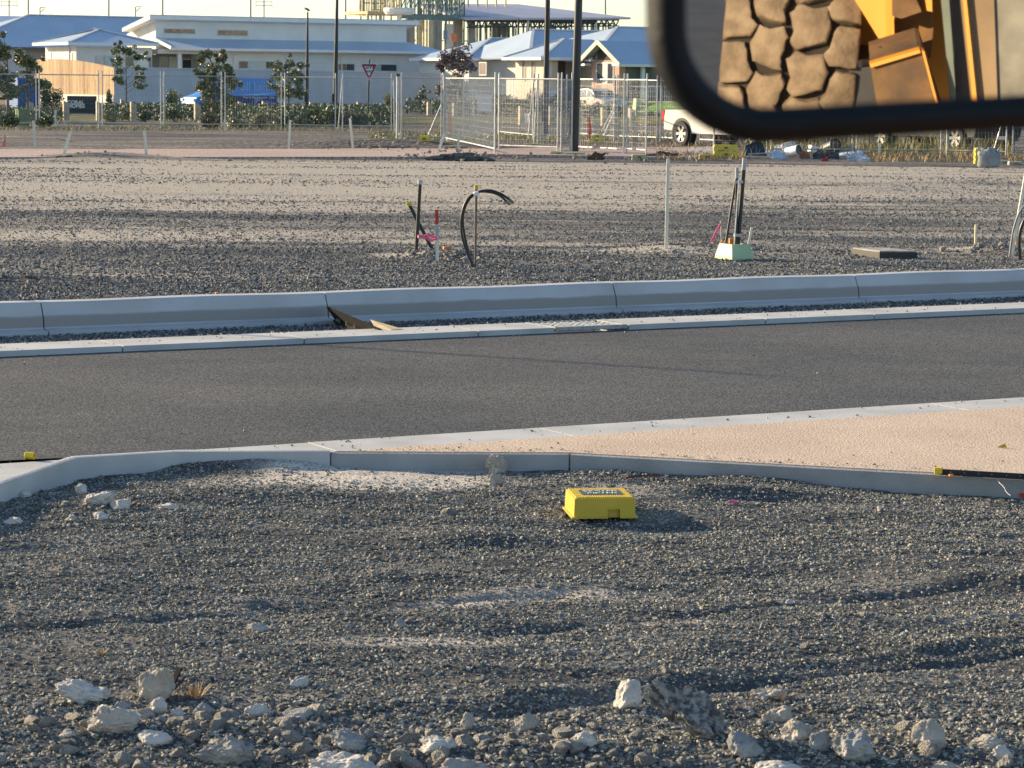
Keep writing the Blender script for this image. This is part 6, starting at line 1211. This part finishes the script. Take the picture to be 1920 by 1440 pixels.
# small white road sign beyond the gate
for (x,y,w,h,yb_,l) in ((1254-300,148,0,0,0,None),):
    pass
A=at(888,195,150); t=empty('road_sign',(A.x,A.y,ZF),'small white road sign on a post behind the notice board','sign'); zz=at(888,177,150).z-ZF
b=MB(); b.tube([(0,0,0),(0,0,zz+.3)],.04,8); b.build('post',galv,t); b=MB(); b.add([(-.28,-.06,zz+.3),(.25,-.06,zz+.2),(.28,-.06,zz-.2),(-.05,-.06,zz-.35),(-.3,-.06,zz-.1),(-.28,-.045,zz+.3),(.25,-.045,zz+.2),(.28,-.045,zz-.2),(-.05,-.045,zz-.35),(-.3,-.045,zz-.1)],[(0,1,2,3,4),(9,8,7,6,5),(0,5,6,1),(1,6,7,2),(2,7,8,3),(3,8,9,4),(4,9,5,0)]); b.build('plate',whitep,t)
# ================= wing mirror and the yellow machine it reflects =================
MC=at(1600,60,1.5); T0=Vector((3.9,-5.5,.62))
_i=(at(1480,70,1.5)-CAM).normalized(); _o=(T0-at(1480,70,1.5)).normalized(); MN=(_o-_i).normalized()       # mirror normal
# in-plane axes, turned a few degrees in its own plane
ax=Vector((0,0,1)).cross(MN).normalized(); 
if ax.x<0: ax=-ax
ay=MN.cross(ax); 
if ay.z<0: ay=-ay
rot=R(3.4); MX=(ax*math.cos(rot)+ay*math.sin(rot)); MY=(ay*math.cos(rot)-ax*math.sin(rot))
def onm(px,py):   # where a ray meets the mirror plane, in its own axes
    r=ray(px,py); t=(MC-CAM).dot(MN)/r.dot(MN); q=CAM+r*t-MC; return q.dot(MX),q.dot(MY)
x0,_=onm(1233,60); _,y0=onm(1560,262); x0o=onm(1222,100)[0]
def rrect(x0,y0,x1,y1,r,n=12):
    P=[]
    for cx,cy,a0 in ((x1-r,y1-r,0),(x0+r,y1-r,90),(x0+r,y0+r,180),(x1-r,y0+r,270)):
        for i in range(n+1): a=R(a0+90*i/n); P.append((cx+r*math.cos(a),cy+r*math.sin(a)))
    return P
XO0=x0o; YO0=y0; XO1=XO0+.33; YO1=YO0+.33; RO_=.066
t=empty('wing_mirror',MC,'large black framed wing mirror close to the lens at the top right','mirror')
t.matrix_world=Matrix(((MX.x,MY.x,MN.x,MC.x),(MX.y,MY.y,MN.y,MC.y),(MX.z,MY.z,MN.z,MC.z),(0,0,0,1)))
if MX.cross(MY).dot(MN)<0: raise Exception('handed')
rub=mat('mirror_rubber',(.009,.010,.012),.6,.2,30,spec=.25,bump=.0006,bscale=200)
# frame: swept lip; outline rings at inset/height pairs
rings=[(0.000,-.012),(-.0,.0),(.003,.007),(.007,.011),(.0135,.011),(.018,.007),(.0195,.0005)]
b=MB(); n=None; vs=[]; fs=[]
for k,(ins,z) in enumerate(rings):
    P=rrect(XO0+ins,YO0+ins,XO1-ins,YO1-ins,RO_-ins*.9); n=len(P); vs+=[(x,y,z) for x,y in P]
fs=[(k*n+i,k*n+(i+1)%n,(k+1)*n+(i+1)%n,(k+1)*n+i) for k in range(len(rings)-1) for i in range(n)]
b.add(vs,fs); b.build('frame',rub,t,smooth=True)
b=MB(); P=rrect(XO0+.018,YO0+.018,XO1-.018,YO1-.018,RO_-.016); b.prism(P,-.004,0.0); 
mg_=bpy.data.materials.new('mirror_glass'); mg_.use_nodes=True; q=mg_.node_tree.nodes['Principled BSDF']; q.inputs['Metallic'].default_value=1; q.inputs['Roughness'].default_value=0.009; q.inputs['Base Color'].default_value=(.80,.79,.77,1); b.build('glass',mg_,t)
b=MB(); vs=[];
R2=[(0.0,-.0122),(.004,-.03),(.02,-.05),(.06,-.062)]
for ins,z in R2: vs+=[(x,y,z) for x,y in rrect(XO0+ins,YO0+ins,XO1-ins,YO1-ins,max(.01,RO_-ins))]
b.add(vs,[(k*n+i,(k+1)*n+i,(k+1)*n+(i+1)%n,k*n+(i+1)%n) for k in range(len(R2)-1) for i in range(n)]+[tuple(3*n+i for i in range(n))[::-1]]); b.build('shell',rub,t,smooth=True)
b=MB(); cx=(XO0+XO1)/2; b.tube([(cx,YO1-.05,-.05),(cx+.02,YO1+.05,-.08),(cx+.12,YO1+.16,-.08),(cx+.55,YO1+.24,-.06),(cx+.95,YO1+.24,-.04)],.012,10); b.build('arm',blkm,t)
# ---- machine ----
fwd=(MC-T0); fwd.z=0; fwd.normalize(); rgt=Vector((fwd.y,-fwd.x,0))   # rgt: away from the camera side
gyaw=math.atan2(fwd.y,fwd.x)
t=empty('loader',(T0.x,T0.y,-.11),'yellow-orange earthmoving machine seen in the mirror behind its dusty tyre','machine',rz=gyaw)
t.rotation_euler=(0,0,gyaw+R(0))
mud=mat('tyre_mud',(.27,.20,.13),.95,.25,14,bump=.004,bscale=70,col2=(.14,.10,.065)); mudd=mat('tyre_groove_shade',(.03,.025,.02),.95,.2,9)  # last is the tyre body, shade of the grooves put into its colour
oyel=mat('machine_orange',(.66,.28,.02),.5,.12,4,col2=(.68,.28,.03)); odirt=mat('machine_dirt_shade',(.075,.048,.03),.9,.35,5,bump=.004,bscale=30,col2=(.22,.12,.045)); obrown=mat('dusty_panel',(.24,.17,.10),.9,.2,3,bump=.003,bscale=20); ogrey=mat('grey_panel',(.19,.18,.15),.9,.3,8,bump=.003,bscale=30)  # second is real dirt plus shade put into the dark colour
RT=.66; WT=.46
# tyre axis along local y, centre at (0,0,RT)
wt=MB(); prof=[(.34,-.20),(.50,-.23),(RT-.12,-WT/2+.0),(RT-.08,-WT/2+.02),(RT-.055,-.12),(RT-.05,0),(RT-.055,.12),(RT-.08,WT/2-.02),(RT-.12,WT/2),(.50,.23),(.34,.20)]
MT=Matrix.Translation((0,0,RT))@Matrix.Rotation(R(90),4,'X')
wt.lathe(prof,72,MT); wo=wt.build('tyre',mudd,t,smooth=True)
def lugpoly(b,cs,h0,h1):
    """cs: polygon in (arc angle deg, y) on the tread"""
    n=len(cs); c0=sum(a for a,_ in cs)/n; c1=sum(y for _,y in cs)/n
    def pt(a,y,r): 
        drop=.035*(abs(y)/(WT/2))**3; th=R(a); return ((r-drop)*math.cos(th),y,RT+(r-drop)*math.sin(th))
    # wobble the outline so that no two blocks are alike
    q=[]; 
    for i in range(n):
        (a0,y0),(a1,y1)=cs[i],cs[(i+1)%n]
        for s_ in (0,.34,.67): q.append((a0+(a1-a0)*s_+random.gauss(0,.12),y0+(y1-y0)*s_+random.gauss(0,.0015)))
    cs=q; n=len(cs); L_=[pt(a,y,h0) for a,y in cs]
    for k_,h in ((.985,h1-.024),(.965,h1-.010),(.93,h1-.003),(.82,h1),(.4,h1+.001)): L_+=[pt(c0+(a-c0)*k_,c1+(y-c1)*k_,h) for a,y in cs]
    b.add(L_,[tuple(5*n+i for i in range(n))]+[(k*n+i,k*n+(i+1)%n,(k+1)*n+(i+1)%n,(k+1)*n+i) for k in range(5) for i in range(n)])
b=MB(); st=360/26.
for i in range(26):
    a=i*st; j=.3*math.sin(i*5)
    lugpoly(b,[(a+.4,-.06),(a+2.2,-.118),(a+7.2+j,-.134),(a+13.2,-.112),(a+12.2,-.065),(a+13.6,-.02),(a+10.4,.012),(a+5.2,-.006),(a+1.4,.004),(a-.6,-.02)],RT-.075,RT)
    lugpoly(b,[(a+7.6,.075),(a+9.2,.122),(a+14.6+j,.136),(a+20.4,.108),(a+19.2,.07),(a+20.4,.022),(a+17.2,.008),(a+13.2,.018),(a+10.6,.030),(a+6.6,.020)],RT-.075,RT)
    lugpoly(b,[(a-5.4,-.229),(a+7.6,-.229),(a+8.0,-.155),(a+5.6,-.14),(a+1.0,-.128),(a-1.6,-.105),(a-4.6,-.130)],RT-.085,RT-.002)
    lugpoly(b,[(a+1.4,.229),(a+14.4,.229),(a+15.2,.155),(a+13.0,.143),(a+8.0,.132),(a+5.6,.110),(a+2.6,.135)],RT-.085,RT-.002)
b.build('tread_blocks',mud,wo,smooth=True)
b=MB(); b.lathe([(.0,-.1),(.2,-.1),(.34,-.19),(.36,-.2),(.36,.2),(.34,.19),(.2,.1),(0,.1)],40,MT); b.build('rim',oyel,wo)
def prism_v(b,pts,y0,y1): # polygon in (x,z)
    n=len(pts); b.add([(x,y0,z) for x,z in pts]+[(x,y1,z) for x,z in pts],[tuple(range(n)),tuple(range(n,2*n))[::-1]]+[(i,i+n,(i+1)%n+n,(i+1)%n) for i in range(n)])
# build the rest where mirror rays say they stand
def refl(v): return v-MN*2*v.dot(MN)
Minv=(Matrix.Translation(t.location)@Matrix.Rotation(gyaw,4,'Z')).inverted()
def mv(px,py,D): # point seen in the mirror at path length D, in machine axes
    r=ray(px,py).normalized(); tt=(MC-CAM).dot(MN)/r.dot(MN); return Minv@((CAM+r*tt)+refl(r)*(D-tt))
def plate_(name,pts,D,m,th=.25,Ds=None):
    P=[mv(x,y,(Ds[i] if Ds else D)) for i,(x,y) in enumerate(pts)]; n=len(P); back=Vector((-th,0,0)); b=MB()
    b.add(P+[p+back for p in P],[tuple(range(n)),tuple(range(n,2*n))[::-1]]+[(i,i+n,(i+1)%n+n,(i+1)%n) for i in range(n)]); return b.build(name,m,t)
plate_('lift_arm',[(1598,-8),(1650,-160),(1700,-160),(1676,40),(1678,102),(1664,100),(1640,60)],8.9,oyel,.15)
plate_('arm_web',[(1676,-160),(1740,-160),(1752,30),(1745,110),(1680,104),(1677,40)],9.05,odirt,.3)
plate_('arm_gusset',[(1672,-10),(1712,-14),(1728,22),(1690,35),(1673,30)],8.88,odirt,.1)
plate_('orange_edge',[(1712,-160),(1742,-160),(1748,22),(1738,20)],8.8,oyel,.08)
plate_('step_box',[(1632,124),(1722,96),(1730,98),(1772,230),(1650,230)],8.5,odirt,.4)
plate_('step_box_rim',[(1630,120),(1724,93),(1726,99),(1633,127)],8.47,oyel,.05); plate_('step_box_side',[(1728,94),(1733,96),(1768,230),(1764,230)],8.46,oyel,.05)
plate_('hose_guard',[(1750,-160),(1768,-160),(1796,230),(1786,230)],8.6,mat('hose_green_grey',(.12,.15,.12),.6),.05); plate_('pillar',[(1766,-160),(1782,-160),(1826,230),(1798,230)],8.7,blkm,.1)
plate_('side_panel',[(1784,-160),(1858,-160),(1872,230),(1826,230)],8.6,obrown,.5); plate_('panel_lip',[(1790,-160),(1796,-160),(1836,230),(1828,230)],8.55,oyel,.04)
plate_('tank',[(1858,-160),(2060,-160),(2060,230),(1872,230)],8.62,ogrey,.6)
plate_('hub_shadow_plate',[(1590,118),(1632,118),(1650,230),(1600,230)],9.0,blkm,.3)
b=MB(); p=mv(1612,120,8.7); q=mv(1655,92,8.75); b.tube([p,p.lerp(q,.5)+Vector((0,0,-.02)),q],.014,8); b.build('grease_line',blkm,t)
# chassis carrying these parts, behind them
b=MB(); c=mv(1750,60,9.3); b.b2((c.x-2.2,c.y-.7,.45),(c.x-.2,c.y+.5,1.9)); b.build('chassis',oyel,t)
b=MB(); b.tube([(0,c.y,RT),(0,.2,RT)],.11,12); b.build('axle',odirt,t)
# cab post that carries the mirror arm
E=(t.matrix_world if False else None)
ce=MC+MX*((XO0+XO1)/2+.95)+MY*(YO1+.24)+MN*(-.04)
tc_=empty('cab_pillar',(ce.x,ce.y,-.11),'black cab pillar outside the frame that holds the mirror arm','pillar'); b=MB(); b.b2((-.0,-.05,1.2),(.09,.05,3.3)); b.build('post',blkm,tc_); b=MB(); b.b2((-.05,-1.6,.9),(.5,.3,1.199)); b.b2((0,-1.6,0),(.45,-1.2,.899)); b.b2((0,-.1,0),(.45,.3,.899)); b.build('step_frame',oyel,tc_)
